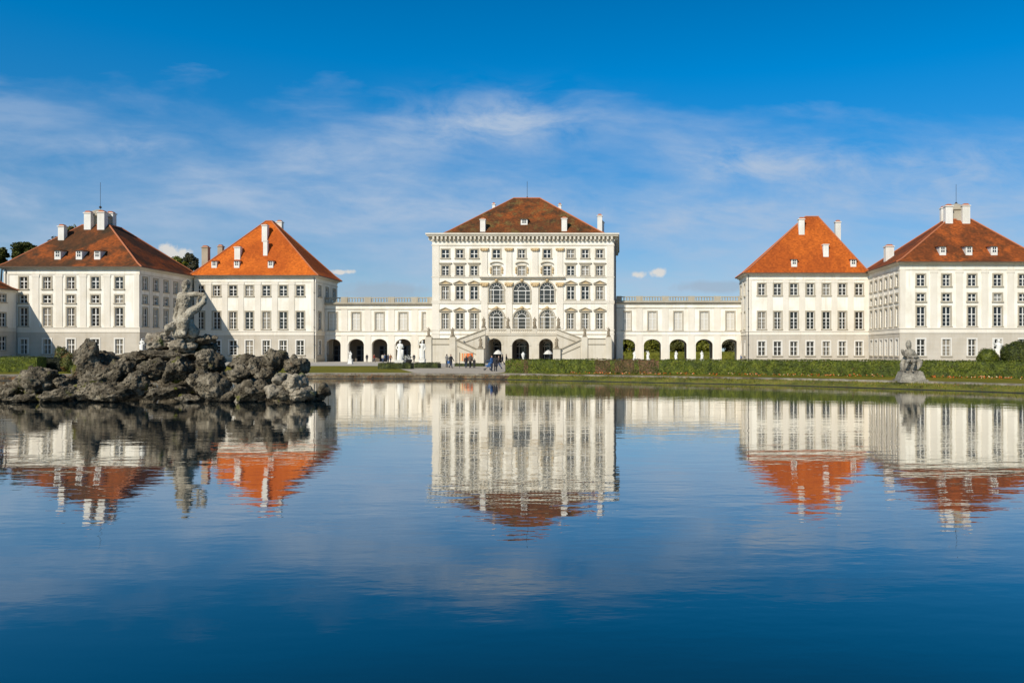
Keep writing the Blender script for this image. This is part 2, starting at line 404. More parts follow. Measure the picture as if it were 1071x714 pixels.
M['base_trim'] = plaster('white_stone_surround', (.70, .66, .59), .2)
def add_window(parent, p, rz, w, h, rise=0, glass='glass', style='plain', sill=True):
    d = window_meshes(w, h, rise, glass, style)
    loc = Vector(p) - wloc(parent)
    o = inst('window', d['frame'], parent, loc, rz)
    inst('pane', d['pane'], o); inst('surround', d['surround'], o)
    if sill: inst('sill', d['sill'], o)
    if 'pediment' in d: inst('pediment', d['pediment'], o)
    return o

# ------------------------------------------------------------------ walls with openings
def Tfront(Y): return lambda u, d, z: (u, Y + d, z)
def Tright(X): return lambda u, d, z: (X - d, u, z)       # faces +X, u runs along Y
def Tleft(X): return lambda u, d, z: (X + d, u, z)        # faces -X
def wall_sheet(mb, T, u0, u1, z0, z1, ops, depth=.24, mi=0, zsplit=None, mi_low=0):
    us = sorted(set([u0, u1] + [v for o in ops for v in (o[0], o[1])])); zs = sorted(set([z0, z1] + [v for o in ops for v in (o[2], o[3])] + ([zsplit] if zsplit else [])))
    for a, b in zip(us[:-1], us[1:]):
        for c, d in zip(zs[:-1], zs[1:]):
            uc, zc = (a + b) / 2, (c + d) / 2
            if any(o[0] < uc < o[1] and o[2] < zc < o[3] for o in ops): continue
            mb.face([T(a, 0, c), T(b, 0, c), T(b, 0, d), T(a, 0, d)], mi_low if zsplit and zc < zsplit else mi)
    for o in ops:
        a, b, c, d = o[:4]; rise = o[4] if len(o) > 4 else 0; dp = o[5] if len(o) > 5 else depth
        m = mi_low if zsplit and (c + d) / 2 < zsplit else mi
        mb.face([T(a, 0, c), T(a, dp, c), T(a, dp, d - rise), T(a, 0, d - rise)], m)
        mb.face([T(b, 0, c), T(b, dp, c), T(b, dp, d - rise), T(b, 0, d - rise)], m)
        mb.face([T(a, 0, c), T(b, 0, c), T(b, dp, c), T(a, dp, c)], m)
        if rise:
            pts = [((a + b) / 2 + u, z) for u, z in arch_pts((b - a) / 2, d, rise, 12)]
            for (p, q), (r, s) in zip(pts[:-1], pts[1:]):
                mb.face([T(p, 0, q), T(r, 0, s), T(r, 0, d), T(p, 0, d)], m)
                mb.face([T(p, 0, q), T(r, 0, s), T(r, dp, s), T(p, dp, q)], m)
        else:
            mb.face([T(a, 0, d), T(b, 0, d), T(b, dp, d), T(a, dp, d)], m)

def slab(mb, X0, X1, Y0, Y1, o, z0, z1, mi=0): mb.box(X0 - o, X1 + o, Y0 - o, Y1 + o, z0, z1, mi)

class Roof:
    def __init__(s, parent, X0, X1, Y0, Y1, ze, rx0, rx1, ry0, ry1, zr, m, hips=True, flare=.9):
        s.ye, s.ze, s.ry0, s.zr = Y0, ze, ry0, zr
        mb = MB(); c = [(X0,Y0),(X1,Y0),(X1,Y1),(X0,Y1)]; r = [(rx0,ry0),(rx1,ry0),(rx1,ry1),(rx0,ry1)]
        t = .10
        mid = [(a[0]+(b[0]-a[0])*t, a[1]+(b[1]-a[1])*t) for a, b in zip(c, r)]; zm = ze + (zr - ze) * t - flare * .25
        s.c, s.r = c, r
        rings = [[(p[0], p[1], ze) for p in c], [(p[0], p[1], zm) for p in mid], [(p[0], p[1], zr) for p in r]]
        for A, B in zip(rings[:-1], rings[1:]):
            for i in range(4):
                j = (i + 1) % 4; mb.face([A[i], A[j], B[j], B[i]])
        mb.face(rings[2])
        mb.box(X0 - .12, X1 + .12, Y0 - .12, Y1 + .12, ze - .15, ze - .01, 1)
        s.o = mb.build('roof', [m, M['gutter']], parent)
        if hips:
            h = MB()
            for i in range(4): h.tube([rings[0][i], rings[1][i], rings[2][i]], .16, 6)
            for i in range(4): h.tube([rings[2][i], rings[2][(i+1) % 4]], .16, 6)
            h.build('ridge_tiles', M['ridge'], s.o)
        s.k = (zr - ze) / (ry0 - Y0)
    def Yat(s, y):
        return (HC - s.ze + s.k * s.ye) / (s.k - (PY - y) / F)
    def chimney(s, x, yt, yb, w, Y=None, m='chim', cap=True, deep=2.0, label=None):
        Yc = Y or s.Yat(yb) + .3
        X = wx(x, Yc); hw = w * Yc / F / 2; zt, zb = wz(yt, Yc), wz(yb, Yc) - deep
        mb = MB(); mb.box(X - hw, X + hw, Yc - hw * .8, Yc + hw * .8, zb, zt - .3)
        e = hw + .12
        mb.box(X - e, X + e, Yc - e * .85, Yc + e * .85, zt - .302, zt - .12)
        if cap: mb.prism([(X - hw, zt - .122), (X + hw, zt - .122), (X + hw*.5, zt + .22), (X - hw*.5, zt + .22)], Yc - hw*.7, Yc + hw*.7, 1)
        o = mb.build('chimney', [M[m], M['ridge'], M['lead']], s.o)
        return o
    def dormer(s, x, y, w=5.0, h=6.0, m=None):
        Yd = s.Yat(y + h / 2); X = wx(x, Yd); hw = w * Yd / F / 2; hh = h * Yd / F
        z0 = s.ze + s.k * (Yd - s.ye); Yb = Yd + hh / s.k + .9
        mb = MB(); yf = Yd - .05
        mb.box(X - hw, X + hw, yf, Yb, z0 - .3, z0 + hh)
        mb.box(X - hw*.62, X + hw*.62, yf - .012, yf - .004, z0 + hh*.22, z0 + hh*.86, 1)
        for u in (-.62, 0, .62): mb.box(X + hw*u - .05, X + hw*u + .05, yf - .05, yf - .014, z0 + hh*.2, z0 + hh*.88)
        mb.box(X - hw*.6, X + hw*.6, yf - .046, yf - .016, z0 + hh*.5, z0 + hh*.58)
        # little tiled hood
        yb = Yb + .8
        A = (X - hw - .25, yf - .3, z0 + hh - .02); B = (X + hw + .25, yf - .3, z0 + hh - .02); C = (X, yf - .1, z0 + hh + hw*.45)
        A2 = (X - hw - .25, yb, z0 + hh + .15); B2 = (X + hw + .25, yb, z0 + hh + .15); C2 = (X, yb + .8, z0 + hh + hw*.45 + .2)
        mb.face([A, C, C2, A2], 2); mb.face([C, B, B2, C2], 2); mb.face([A, B, C], 2); mb.face([A, B, B2, A2], 2)
        mb.build('dormer', [M['chim'], M['glass_dark'], s.o.data.materials[0]], s.o)
    def rod(s, x, yt, yb, Y, r=.038):
        mb = MB(); X = wx(x, Y); mb.tube([(X, Y, wz(yb, Y) - 1), (X, Y, wz(yt, Y))], r, 6); mb.lathe((X, Y, wz(yb, Y)), [(.1, 0), (.3, .2), (.1, .5)], 8)
        mb.build('roof_mast', M['iron'], s.o)

def downpipe(parent, X, Y, z0, z1):
    mb = MB(); mb.tube([(X, Y - .12, z0), (X, Y - .12, z1 - .3)], .09, 6); mb.lathe((X, Y - .12, z1 - .5), [(.1, 0), (.2, .15), (.22, .4)], 8)
    for k in range(1, 5): mb.box(X - .14, X + .14, Y - .24, Y - .002, z0 + (z1 - z0)*k/5, z0 + (z1 - z0)*k/5 + .08)
    mb.build('downpipe', M['pipe'], parent)

def pavilion(name, label, cat, Y, xl, xr, ycorn, cols, rows, yband, pil, side, depth, nside, colw, X1clip=None, glass='glass'):
    X0, X1 = wx(xl, Y), wx(xr, Y)
    if X1clip: X1 = X1clip
    Y1 = Y + depth; zc = wz(ycorn, Y); zb0, zb1 = wz(yband[1], Y), wz(yband[0], Y)
    root = empty(name, ((X0 + X1)/2, Y, GZ), label, cat, 'pavilions of the palace')
    w = colw * Y / F
    mb = MB(); wins = []; ops = []
    rz_ = [(wz(r[1], Y), wz(r[0], Y), r[2], r[3] if len(r) > 3 else glass) for r in rows]
    for x in cols:
        X = wx(x, Y)
        for z0, z1, st, gl in rz_:
            ops.append((X - w/2, X + w/2, z0, z1)); wins.append(((X, Y, z0), 0, z1 - z0, st, gl))
    wall_sheet(mb, Tfront(Y), X0, X1, GZ - .5, zc, ops, .24, 0, zb0, 1)
    sX, T, rzs = (X1, Tright(X1), R(90)) if side == 'R' else (X0, Tleft(X0), R(-90))
    ops = []
    for i in range(nside):
        u = Y + depth * (i + .5) / nside
        for z0, z1, st, gl in rz_:
            ops.append((u - w*.42, u + w*.42, z0, z1)); wins.append(((sX, u, z0), rzs, z1 - z0, st, gl))
    wall_sheet(mb, T, Y, Y1, GZ - .5, zc, ops, .24, 0, zb0, 1)
    oX = X0 if side == 'R' else X1
    mb.face([(oX, Y, GZ - .5), (oX, Y1, GZ - .5), (oX, Y1, zc), (oX, Y, zc)])
    mb.face([(X0, Y1, GZ - .5), (X1, Y1, GZ - .5), (X1, Y1, zc), (X0, Y1, zc)])
    mb.build('wall', [M['white'], M['base']], root)
    for p, rz, h, st, gl in wins: add_window(root, p, rz, w if rz == 0 else w*.84, h, 0, gl, st)
    b = MB(); slab(b, X0, X1, Y, Y1, .10, zb0, zb0 + .28); slab(b, X0, X1, Y, Y1, .05, zb0 + .278, zb1 - .2); slab(b, X0, X1, Y, Y1, .16, zb1 - .202, zb1)
    b.build('string_course', M['cream'], root)
    c = MB(); slab(c, X0, X1, Y, Y1, .08, zc - 1.5, zc - 1.3); slab(c, X0, X1, Y, Y1, .15, zc - .62, zc - .40); slab(c, X0, X1, Y, Y1, .45, zc - .402, zc - .20); slab(c, X0, X1, Y, Y1, .75, zc - .202, zc)
    c.build('cornice', M['cornice'], root)
    pl = MB(); slab(pl, X0, X1, Y, Y1, .12, GZ - .4, GZ + .75); pl.build('plinth', M['balu'], root)
    for x in pil:
        q = MB(); X = wx(x, Y); hw = .62
        q.box(X - hw, X + hw, Y - .09, Y - .002, zb1 + .002, zc - 1.5)
        q.box(X - hw - .12, X + hw + .12, Y - .13, Y - .092, zc - 2.0, zc - 1.502)
        q.build('pilaster', M['cream'], root)
    for e in (X0, X1):
        q = MB(); a, b_ = (e + .02, e + 1.0) if e == X0 else (e - 1.0, e - .02)
        q.box(a, b_, Y - .09, Y - .002, zb1 + .002, zc - 1.5); q.build('pilaster', M['cream'], root)
    for i in range(1, nside):
        u = Y + depth * i / nside; q = MB()
        q.box(u - .45, u + .45, -.09, -.002, zb1 + .002, zc - 1.5, 0, T); q.build('pilaster', M['cream'], root)
    return root, X0, X1, Y1, zc

# outer left pavilion
root, X0, X1, Y1, zc = pavilion('palace_pavilion', 'white four storey pavilion with streaky brown and orange hipped roof behind the rock fountain', 'pavilion',
    147, 4, 146, 279, [24.6, 49.3, 74.2, 99.7, 124.7],
    [(289.6, 302, 'plain'), (308.7, 316.8, 'plain'), (321.8, 341, 'plain'), (354.5, 370, 'basew', 'glass_cur')], (342, 347.5), [37.5, 62, 87, 112], 'R', 20.5, 6, 8.2)
ze = zc; zr = wz(236, 157)
rf = Roof(root, X0 - .8, X1 + .8, 147 - .8, Y1 + .8, ze, wx(89, 157), wx(117, 157), 156.2, 160, zr, M['tile_rust'])
for x, yt, yb, w_, Yc in ((93.2, 222, 240, 7, 155.6), (107.3, 221.5, 240, 7.4, 155.6), (116.5, 222.5, 237, 7, 159.5), (97.5, 223, 236, 6, 160.5)): rf.chimney(x, yt, yb, w_, Yc)
rf.chimney(65.5, 236, 250, 6.2, None)
for x in (60.3, 82.7, 101.8): rf.dormer(x, 266, 6.4, 8)
lm = MB(); Xc = wx(104.5, 158); lm.lathe((Xc, 158, zr - .5), [(2.0, 0), (2.0, 2.2), (2.25, 2.4), (2.2, 2.6), (1.7, 3.3), (.8, 3.8), (.2, 4.0)], 12); lm.build('roof_lantern', M['balu'], rf.o)
rf.rod(105, 191, 218, 158)
downpipe(root, X0 + .5, 147, GZ, zc)

# inner left pavilion
root, X0, X1, Y1, zc = pavilion('palace_pavilion', 'white three storey pavilion with bright orange roof beside the closed arcade', 'pavilion',
    165, 203.2, 330.3, 288, [209.5, 226.7, 243.8, 260.8, 278.6, 296.3, 314.0],
    [(298.6, 309.5, 'plain'), (326, 344, 'plain'), (356, 371, 'basew')], (346, 350.5), [218, 235, 252, 269.7, 287.4, 305], 'R', 12.6, 3, 7.8)
rf = Roof(root, X0 - .8, X1 + .8, 165 - .8, Y1 + .6, zc, wx(279.3, 171.3), wx(285, 171.3), 170.8, 172, wz(231.5, 171.3), M['tile_orange'])
rf.chimney(277.6, 235, 251, 5.6); rf.chimney(278.2, 251, 266, 4.4, cap=False); rf.chimney(249.3, 258, 269, 6); rf.chimney(215.4, 258, 271, 6.4, None, 'chimold')
rf.chimney(292.8, 231.5, 243, 5.6, 173.2); rf.chimney(231, 257, 266, 5, 175.5, 'chimold')
for x in (224, 247.6, 283): rf.dormer(x, 275.7, 5.6, 6)
downpipe(root, X1 - .3, 165, GZ, zc)

# inner right pavilion
root, X0, X1, Y1, zc = pavilion('palace_pavilion', 'white three storey pavilion with orange roof beside the open arcade', 'pavilion',
    158, 781, 908.8, 285.5, [796.7, 813.2, 830.3, 847.4, 864.2, 881.0, 898.4],
    [(296.6, 308.7, 'plain', 'glass_cur'), (326, 344, 'plain'), (357, 371.7, 'basew', 'glass_cur')], (345.7, 350.3), [805, 821.7, 838.8, 855.8, 872.6, 889.7], 'L', 9.6, 2, 7.8)
rf = Roof(root, X0 - .8, X1 + .1, 158 - .8, Y1 + .6, zc, wx(842, 162.8), wx(855, 162.8), 162.3, 163.3, wz(227, 162.8), M['tile_orange2'])
rf.chimney(837.9, 228.5, 243, 6); rf.chimney(863.3, 255, 266, 5.6, cap=False); rf.chimney(876, 231.5, 245, 5.6, 164.5)
for x in (830.6, 892.5): rf.dormer(x, 274.3, 6, 6.4)
downpipe(root, X0 + .3, 158, GZ, zc)

# outer right pavilion
root, X0, X1, Y1, zc = pavilion('palace_pavilion', 'white four storey pavilion with rust red hipped roof behind the seated stone statue', 'pavilion',
    140.5, 941, 1092, 274, [963.1, 989.8, 1016.6, 1043.4, 1070],
    [(287, 299, 'plain', 'glass_dark'), (307, 315, 'plain', 'glass_dark'), (320.8, 341, 'plain', 'glass_dark'), (354.6, 372, 'basew')], (342.5, 348.2), [976.5, 1003.2, 1030, 1057], 'L', 17.3, 6, 8.4)
Yr = 152
rf = Roof(root, X0 - .8, X1 + .8, 140.5 - .8, Y1 + 6, zc, wx(988, Yr), wx(1012, Yr), 150.3, 154, wz(231, Yr), M['tile_red'])
for x, yt, yb, w_, Yc in ((991.6, 215, 234, 7.6, 149.8), (1009.3, 214.5, 233, 8, 149.8), (986.4, 217, 230, 5.5, 154), (1005, 216, 230, 6, 154.5)): rf.chimney(x, yt, yb, w_, Yc)
rf.chimney(929.6, 257, 274, 8.6, 154)
for x in (986, 1013.4, 1039.8): rf.dormer(x, 261.5, 6.8, 8)
lm = MB(); Xc = wx(999.8, Yr); lm.lathe((Xc, Yr, wz(231, Yr) - .5), [(2.0, 0), (2.0, 2.2), (2.25, 2.4), (2.2, 2.6), (1.7, 3.2), (.8, 3.7), (.2, 3.9)], 12); lm.build('roof_lantern', M['balu'], rf.o)
rf.rod(1000, 193, 214, Yr)

# far left wing, its shaded flank turned to us
XW = wx(18.3, 147) ; zW = wz(303.6, 147)
root = empty('palace_wing', (XW - 8, 133, GZ), 'lower palace wing with shaded flank and brown roof cut by the picture edge', 'building')
mb = MB(); ops = []; wins = []
for u in (122, 126.3, 130.6, 134.9, 139.2, 143.5):
    for (yt, yb) in ((309, 317), (328, 342), (352, 366)):
        z0, z1 = wz(yb, 147), wz(yt, 147); ops.append((u - .7, u + .7, z0, z1)); wins.append(((XW, u, z0), R(90), z1 - z0))
wall_sheet(mb, Tright(XW), 118, 146.7, GZ - .5, zW, ops, .24, 0, wz(347, 147), 1)
ops = []
for u in (XW - 13.6, XW - 9.9, XW - 6.2, XW - 2.5):
    for (yt, yb) in ((309, 317), (328, 342), (352, 366)):
        z0, z1 = wz(yb, 147), wz(yt, 147); ops.append((u - .7, u + .7, z0, z1)); wins.append(((u, 118, z0), 0, z1 - z0))
wall_sheet(mb, Tfront(118), XW - 16, XW, GZ - .5, zW, ops, .24, 0, wz(347, 147), 1)
mb.face([(XW - 16, 118, GZ-.5), (XW - 16, 146.7, GZ-.5), (XW - 16, 146.7, zW), (XW - 16, 118, zW)])
mb.face([(XW - 16, 146.7, GZ-.5), (XW, 146.7, GZ-.5), (XW, 146.7, zW), (XW - 16, 146.7, zW)])
mb.build('wall', [M['white2'], M['base']], root)
for p, rz, h in wins: add_window(root, p, rz, 1.4, h, 0, 'glass_dark', 'slim')
c = MB(); slab(c, XW - 16, XW, 118, 146, .5, zW - .3, zW); slab(c, XW - 16, XW, 118, 146.4, .12, wz(347, 147), wz(343, 147)); c.build('cornice', M['cornice'], root)
Roof(root, XW - 16.6, XW + .6, 117.4, 146.5, zW, XW - 9, XW - 7, 127, 139, zW + 6.2, M['tile_rust'])

# ------------------------------------------------------------------ arcades
def baluster_run(mb, x0, x1, Y, zb, zt, step=.55, th=.34):
    mb.box(x0, x1, Y - th/2, Y + th/2, zb, zb + .22); mb.box(x0, x1, Y - th/2 - .05, Y + th/2 + .05, zt - .2, zt)
    n = max(2, int((x1 - x0) / step)); h = zt - zb - .416
    for i in range(n):
        X = x0 + (x1 - x0) * (i + .5) / n
        mb.lathe((X, Y, zb + .218), [(.09, 0), (.07, h*.15), (.16, h*.4), (.08, h*.8), (.11, h)], 6, cap=False)
def arcade(label, Y, xl, xr, xs, aw, atop, wtop, wbot, ybal, ycor, yband, through, gl):
    X0, X1 = wx(xl, Y), wx(xr, Y)
    root = empty('palace_arcade', ((X0 + X1)/2, Y, GZ), label, 'arcade', 'arcades linking the pavilions')
    zc, zbal = wz(ycor, Y), wz(ybal, Y); D = 6.0
    w = aw * Y / F; ww = 8.4 * Y / F; zt = wz(atop, Y); zb0, zb1 = wz(yband[1], Y), wz(yband[0], Y)
    ops, wins = [], []
    for x in xs:
        X = wx(x, Y); ops.append((X - w/2, X + w/2, GZ - .01, zt, w * .36, .9))
        ops.append((X - ww/2, X + ww/2, wz(wbot, Y), wz(wtop, Y))); wins.append(X)
    mb = MB(); wall_sheet(mb, Tfront(Y), X0, X1, GZ - .01, zc, ops, .24, 0, zb0, 1)
    bops = [o for o in ops if len(o) > 4] if through else []
    wall_sheet(mb, lambda u, d, z: (u, Y + D - d, z), X0, X1, GZ - .01, zc, bops, .24, 1 if not through else 0)
    mb.face([(X0, Y, GZ), (X0, Y + D, GZ), (X0, Y + D, zc), (X0, Y, zc)]); mb.face([(X1, Y, GZ), (X1, Y + D, GZ), (X1, Y + D, zc), (X1, Y, zc)])
    mb.build('wall', [M['white'], M['white2']], root)
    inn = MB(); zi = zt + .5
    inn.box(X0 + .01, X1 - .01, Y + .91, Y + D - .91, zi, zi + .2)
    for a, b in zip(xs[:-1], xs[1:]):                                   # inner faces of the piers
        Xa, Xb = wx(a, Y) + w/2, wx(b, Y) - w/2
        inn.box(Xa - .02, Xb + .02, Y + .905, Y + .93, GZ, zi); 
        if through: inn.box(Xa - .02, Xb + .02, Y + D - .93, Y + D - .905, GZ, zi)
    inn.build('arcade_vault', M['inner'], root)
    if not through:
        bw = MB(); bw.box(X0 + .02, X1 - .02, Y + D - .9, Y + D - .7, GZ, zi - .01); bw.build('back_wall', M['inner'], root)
        for x in xs:
            X = wx(x, Y) - .5
            dm = MB(); dm.box(X - 1.1, X + 1.1, Y + D - 1.0, Y + D - .905, GZ, GZ + 3.6)
            for s in (-1, 1):
                for z in (.25, 1.5, 2.75): dm.box(X + s*.55 - .38, X + s*.55 + .38, Y + D - 1.03, Y + D - 1.002, GZ + z, GZ + z + 1.05 - (.35 if z > 2 else 0), 1)
            dm.build('door', [M['doorblue'], M['glass_dark']], root)
    for X in wins: add_window(root, (X, Y, wz(wbot, Y)), 0, ww, wz(wtop, Y) - wz(wbot, Y), 0, gl, 'plain')
    b = MB(); b.box(X0, X1, Y - .12, Y - .002, zb0, zb0 + .3); b.box(X0, X1, Y - .16, Y - .002, zb1 - .25, zb1); b.build('string_course', M['cream'], root)
    c = MB(); c.box(X0, X1, Y - .12, Y - .002, zc - 1.0, zc - .85); c.box(X0, X1, Y - .35, Y + D, zc, zc + .22); c.box(X0, X1, Y - .6, Y + D, zc + .218, zc + .45); c.build('cornice', M['balu'], root)
    mid = [(a + c_) / 2 for a, c_ in zip(xs[:-1], xs[1:])]
    for x in [xs[0] - (mid[0] - xs[0])] + mid + [xs[-1] + (xs[-1] - mid[-1])]:
        X = max(X0 + .75, min(X1 - .75, wx(x, Y)))
        q = MB(); q.box(X - .7, X + .7, Y - .09, Y - .002, zb1 + .002, zc - 1.002); q.box(X - .7, X + .7, Y - .09, Y - .002, GZ, zb0 - .002); q.build('pilaster', M['cream'], root)
    # impost bands and keystones on the arches
    for x in xs:
        X = wx(x, Y); q = MB()
        pts = [(u, z) for u, z in arch_pts(w/2, zt, w*.36, 12)]; pts2 = [(u, z) for u, z in arch_pts(w/2 + .35, zt + .35, w*.36 + .35, 12)]
        for i in range(12):
            q.prism([(X + pts[i][0], pts[i][1]), (X + pts[i+1][0], pts[i+1][1]), (X + pts2[i+1][0], pts2[i+1][1]), (X + pts2[i][0], pts2[i][1])], Y - .06, Y - .003)
        q.build('arch_moulding', M['white2'], root)
    bl = MB(); zb = zc + .447; xs_ = [X0 + .4] + [wx(x, Y) for x in mid] + [X1 - .4]
    for X in xs_: bl.box(X - .75 if X > X0 + 1 else X - .4, X + .75 if X < X1 - 1 else X + .4, Y - .25, Y + .25, zb, zbal + .08)
    for a, c_ in zip(xs_[:-1], xs_[1:]): baluster_run(bl, a + .755 if a > X0 + 1 else a + .405, c_ - .755 if c_ < X1 - 1 else c_ - .405, Y, zb, zbal)
    bl.build('balustrade', M['balu'], root)
    return root
lag = arcade('white two storey arcade with dark doors behind its arches, beside the bright orange roof', 170, 335, 452.5, [348.2, 372.5, 397, 421.7, 446.2], 16.2, 354.4, 327, 345, 311, 319, (345.6, 351), False, 'blind')
arcade('white two storey arcade whose arches open onto green trees', 165.5, 644.6, 777.5, [655.3, 682.3, 709.3, 736.6, 763.8], 18, 354.6, 326, 345, 310, 317.5, (345.4, 350.6), True, 'blind')

# ------------------------------------------------------------------ central pavilion
YM = 161
X0, X1 = wx(452, YM), wx(642, YM); Y1 = YM + 27
main = empty('central_pavilion', ((X0 + X1)/2, YM, GZ), 'tall white central palace block with brown roof, arched windows and double staircase', 'palace')
zc = wz(252, YM); zb = wz(350, YM)
mb = MB(); ops = []; wins = []
side = [465.9, 480.9, 495.9, 596.9, 612.1, 627.3]
ctr = [(519.3, 15.6), (545.8, 17.6), (572.2, 15.2)]
wW = 7.6 * YM / F
for x in side:
    for yt, yb, st in ((261, 269.8, 'plain'), (278, 288, 'hood'), (299.3, 313, 'ped'), (327.4, 343.8, 'ped')):
        z0, z1 = wz(yb, YM), wz(yt, YM); X = wx(x, YM); ops.append((X - wW/2, X + wW/2, z0, z1)); wins.append((X, z0, wW, z1 - z0, 0, st, 'glass' if yt < 310 else 'glass_cur'))
for x, w_ in ctr:
    X = wx(x, YM)
    for yt, yb, st in ((261, 269.8, 'plain'), (278.3, 288, 'curve')):
        z0, z1 = wz(yb, YM), wz(yt, YM); ops.append((X - wW/2, X + wW/2, z0, z1)); wins.append((X, z0, wW, z1 - z0, 0, st, 'glass_cur' if yt > 270 else 'glass'))
    for yt, yb in ((295.3, 316.6), (324, 344.5)):
        z0, z1 = wz(yb, YM), wz(yt, YM); wr = w_ * YM / F; ops.append((X - wr/2, X + wr/2, z0, z1, wr/2)); wins.append((X, z0, wr, z1 - z0, wr/2, 'plain', 'glass_cur'))
    z1 = wz(357, YM); ops.append((X - 1.3, X + 1.3, GZ, z1, 1.0)); wins.append((X, GZ + .01, 2.6, z1 - GZ - .01, 1.0, 'slim', 'glass_dark'))
wall_sheet(mb, Tfront(YM), X0, X1, GZ - .01, zc, ops, .3)
for xx in (X0, X1): mb.face([(xx, YM, GZ), (xx, Y1, GZ), (xx, Y1, zc), (xx, YM, zc)])
mb.face([(X0, Y1, GZ), (X1, Y1, GZ), (X1, Y1, zc), (X0, Y1, zc)])
mb.build('wall', M['white'], main)
for X, z0, w_, h, rise, st, gl in wins: add_window(main, (X, YM, z0), 0, w_, h, rise, gl, st)
# cornice with brackets
c = MB(); ztop = wz(244.4, YM)
slab(c, X0, X1, YM, Y1, .12, wz(257.2, YM), wz(255.8, YM)); slab(c, X0, X1, YM, Y1, .2, zc - .02, zc + .25)
slab(c, X0, X1, YM, Y1, .95, ztop - .62, ztop - .34); slab(c, X0, X1, YM, Y1, 1.15, ztop - .342, ztop)
slab(c, X0, X1, YM, Y1, .1, zc + .248, ztop - .62)
nd = 44
for i in range(nd):
    X = X0 + (X1 - X0) * (i + .5) / nd; c.box(X - .2, X + .2, YM - .85, YM - .1, zc + .26, ztop - .622)
for i in range(26):
    u = YM + 27 * (i + .5) / 26; c.box(X1 + .1, X1 + .85, u - .2, u + .2, zc + .26, ztop - .622); c.box(X0 - .85, X0 - .1, u - .2, u + .2, zc + .26, ztop - .622)
c.build('cornice', M['cornice'], main)
# string courses
xi, xo = wx(503, YM), wx(589, YM)
for (ya, yb_, o) in ((289.2, 290.3, .125), (314.3, 317.6, .135), (344.6, 345.8, .145), (348.6, 349.8, .145)):
    for a, d in ((X0, xi), (xo, X1)):
        b = MB(); b.box(a - (o if a == X0 else 0), d + (o if d == X1 else 0), YM - o, YM - .002, wz(yb_, YM), wz(ya, YM)); b.build('string_course', M['cornice'], main)
b = MB(); b.box(xi - .3, xo + .3, YM - .75, YM - .002, wz(290.2, YM), wz(289, YM)); b.box(xi, xo, YM - .45, YM - .003, wz(291.6, YM), wz(290.25, YM))
b.build('centre_cornice', M['cornice'], main)
for x in (506.8, 532.4, 559.6, 585.6):
    X = wx(x, YM)
    q = MB(); q.box(X - .62, X + .62, YM - .16, YM - .002, wz(288.6, YM), wz(262.5, YM)); q.box(X - .8, X + .8, YM - .24, YM - .003, wz(288.9, YM), wz(287.5, YM))
    q.box(X - .7, X + .7, YM - .16, YM - .002, wz(344, YM), wz(299.5, YM)); p = q.build('pilaster', M['cream'], main)
    for yt, yb in ((259.5, 262.6), (295.5, 299.6)):
        cp = MB()
        cp.prism([(X - .6, wz(yb, YM)), (X + .6, wz(yb, YM)), (X + .95, wz(yt, YM)), (X - .95, wz(yt, YM))], YM - .34, YM - .005)
        for s in (-1, 1): cp.lathe((X + s*.7, YM - .36, wz((yt+yb)/2, YM) - .1), [(.08, -.1), (.22, .05), (.22, .25), (.08, .4)], 8)
        for s in (-.35, 0, .35): cp.lathe((X + s, YM - .36, wz(yb, YM)), [(.16, 0), (.2, .3), (.05, .5)], 6)
        cp.build('capital', M['ochre'], p)
for a, d in ((X0 + .02, X0 + 1.5), (X1 - 1.5, X1 - .02)):
    q = MB(); q.box(a, d, YM - .10, YM - .002, GZ, wz(257.3, YM)); q.build('pilaster', M['cream'], main)
for x, w_ in ctr:                                    # stucco over the arches
    X = wx(x, YM); q = MB()
    q.lathe((X, YM - .12, wz(295, YM)), [(.1, 0), (.35, .25), (.3, .6), (.1, .8)], 8); q.lathe((X, YM - .12, wz(323.4, YM)), [(.1, 0), (.4, .2), (.35, .5), (.1, .7)], 8)
    for s in (-1, 1): q.tube([(X + s*.4, YM - .06, wz(322, YM)), (X + s*1.1, YM - .06, wz(323.3, YM)), (X + s*1.7, YM - .06, wz(322.5, YM))], .1, 6)
    q.build('stucco_ornament', M['ochre'], main)
pl = MB(); pl.box(X0 - .12, X0 + 12, YM - .14, YM - .003, GZ - .3, GZ + .9); pl.box(X1 - 12, X1 + .12, YM - .14, YM - .003, GZ - .3, GZ + .9); pl.build('plinth', M['balu'], main)
YR = 174
att = MB(); slab(att, X0, X1, YM, Y1, -1.4, ztop - .01, ztop + .12); att.build('roof_gutter', M['lead'], main)
rf = Roof(main, X0 + 1.6, X1 - 1.6, YM + 1.6, Y1 - 1.6, ztop + .15, wx(538, YR), wx(565, YR), 173.2, 175.2, wz(208, YR), M['tile_main'], True, .4)
rf.chimney(505.2, 229, 241.5, 5.4); rf.chimney(590.3, 228, 240.8, 5.6); rf.chimney(627.3, 225, 243, 5.0, 172); rf.chimney(629.5, 232, 243, 4.6, 174); rf.chimney(585.6, 213.5, 221, 3.0, 180, deep=3.0); rf.chimney(516.5, 213, 221, 3.0, 180, deep=3.0)
rf.dormer(548.2, 231.8, 7, 5.5)
rf.rod(551.4, 190, 208, 174.2, .045)
downpipe(main, X1 + .35, YM + 4, GZ, ztop)
for xx, Yp in ((X1 + .2, YM + .15),):
    downpipe(main, xx, Yp, GZ, zc)

lk = MB(); lk.box(X1 + .002, X1 + 1.2, YM + 9, YM + 12, GZ, wz(311, 165.5)); lk.build('link_wall', M['white2'], main)

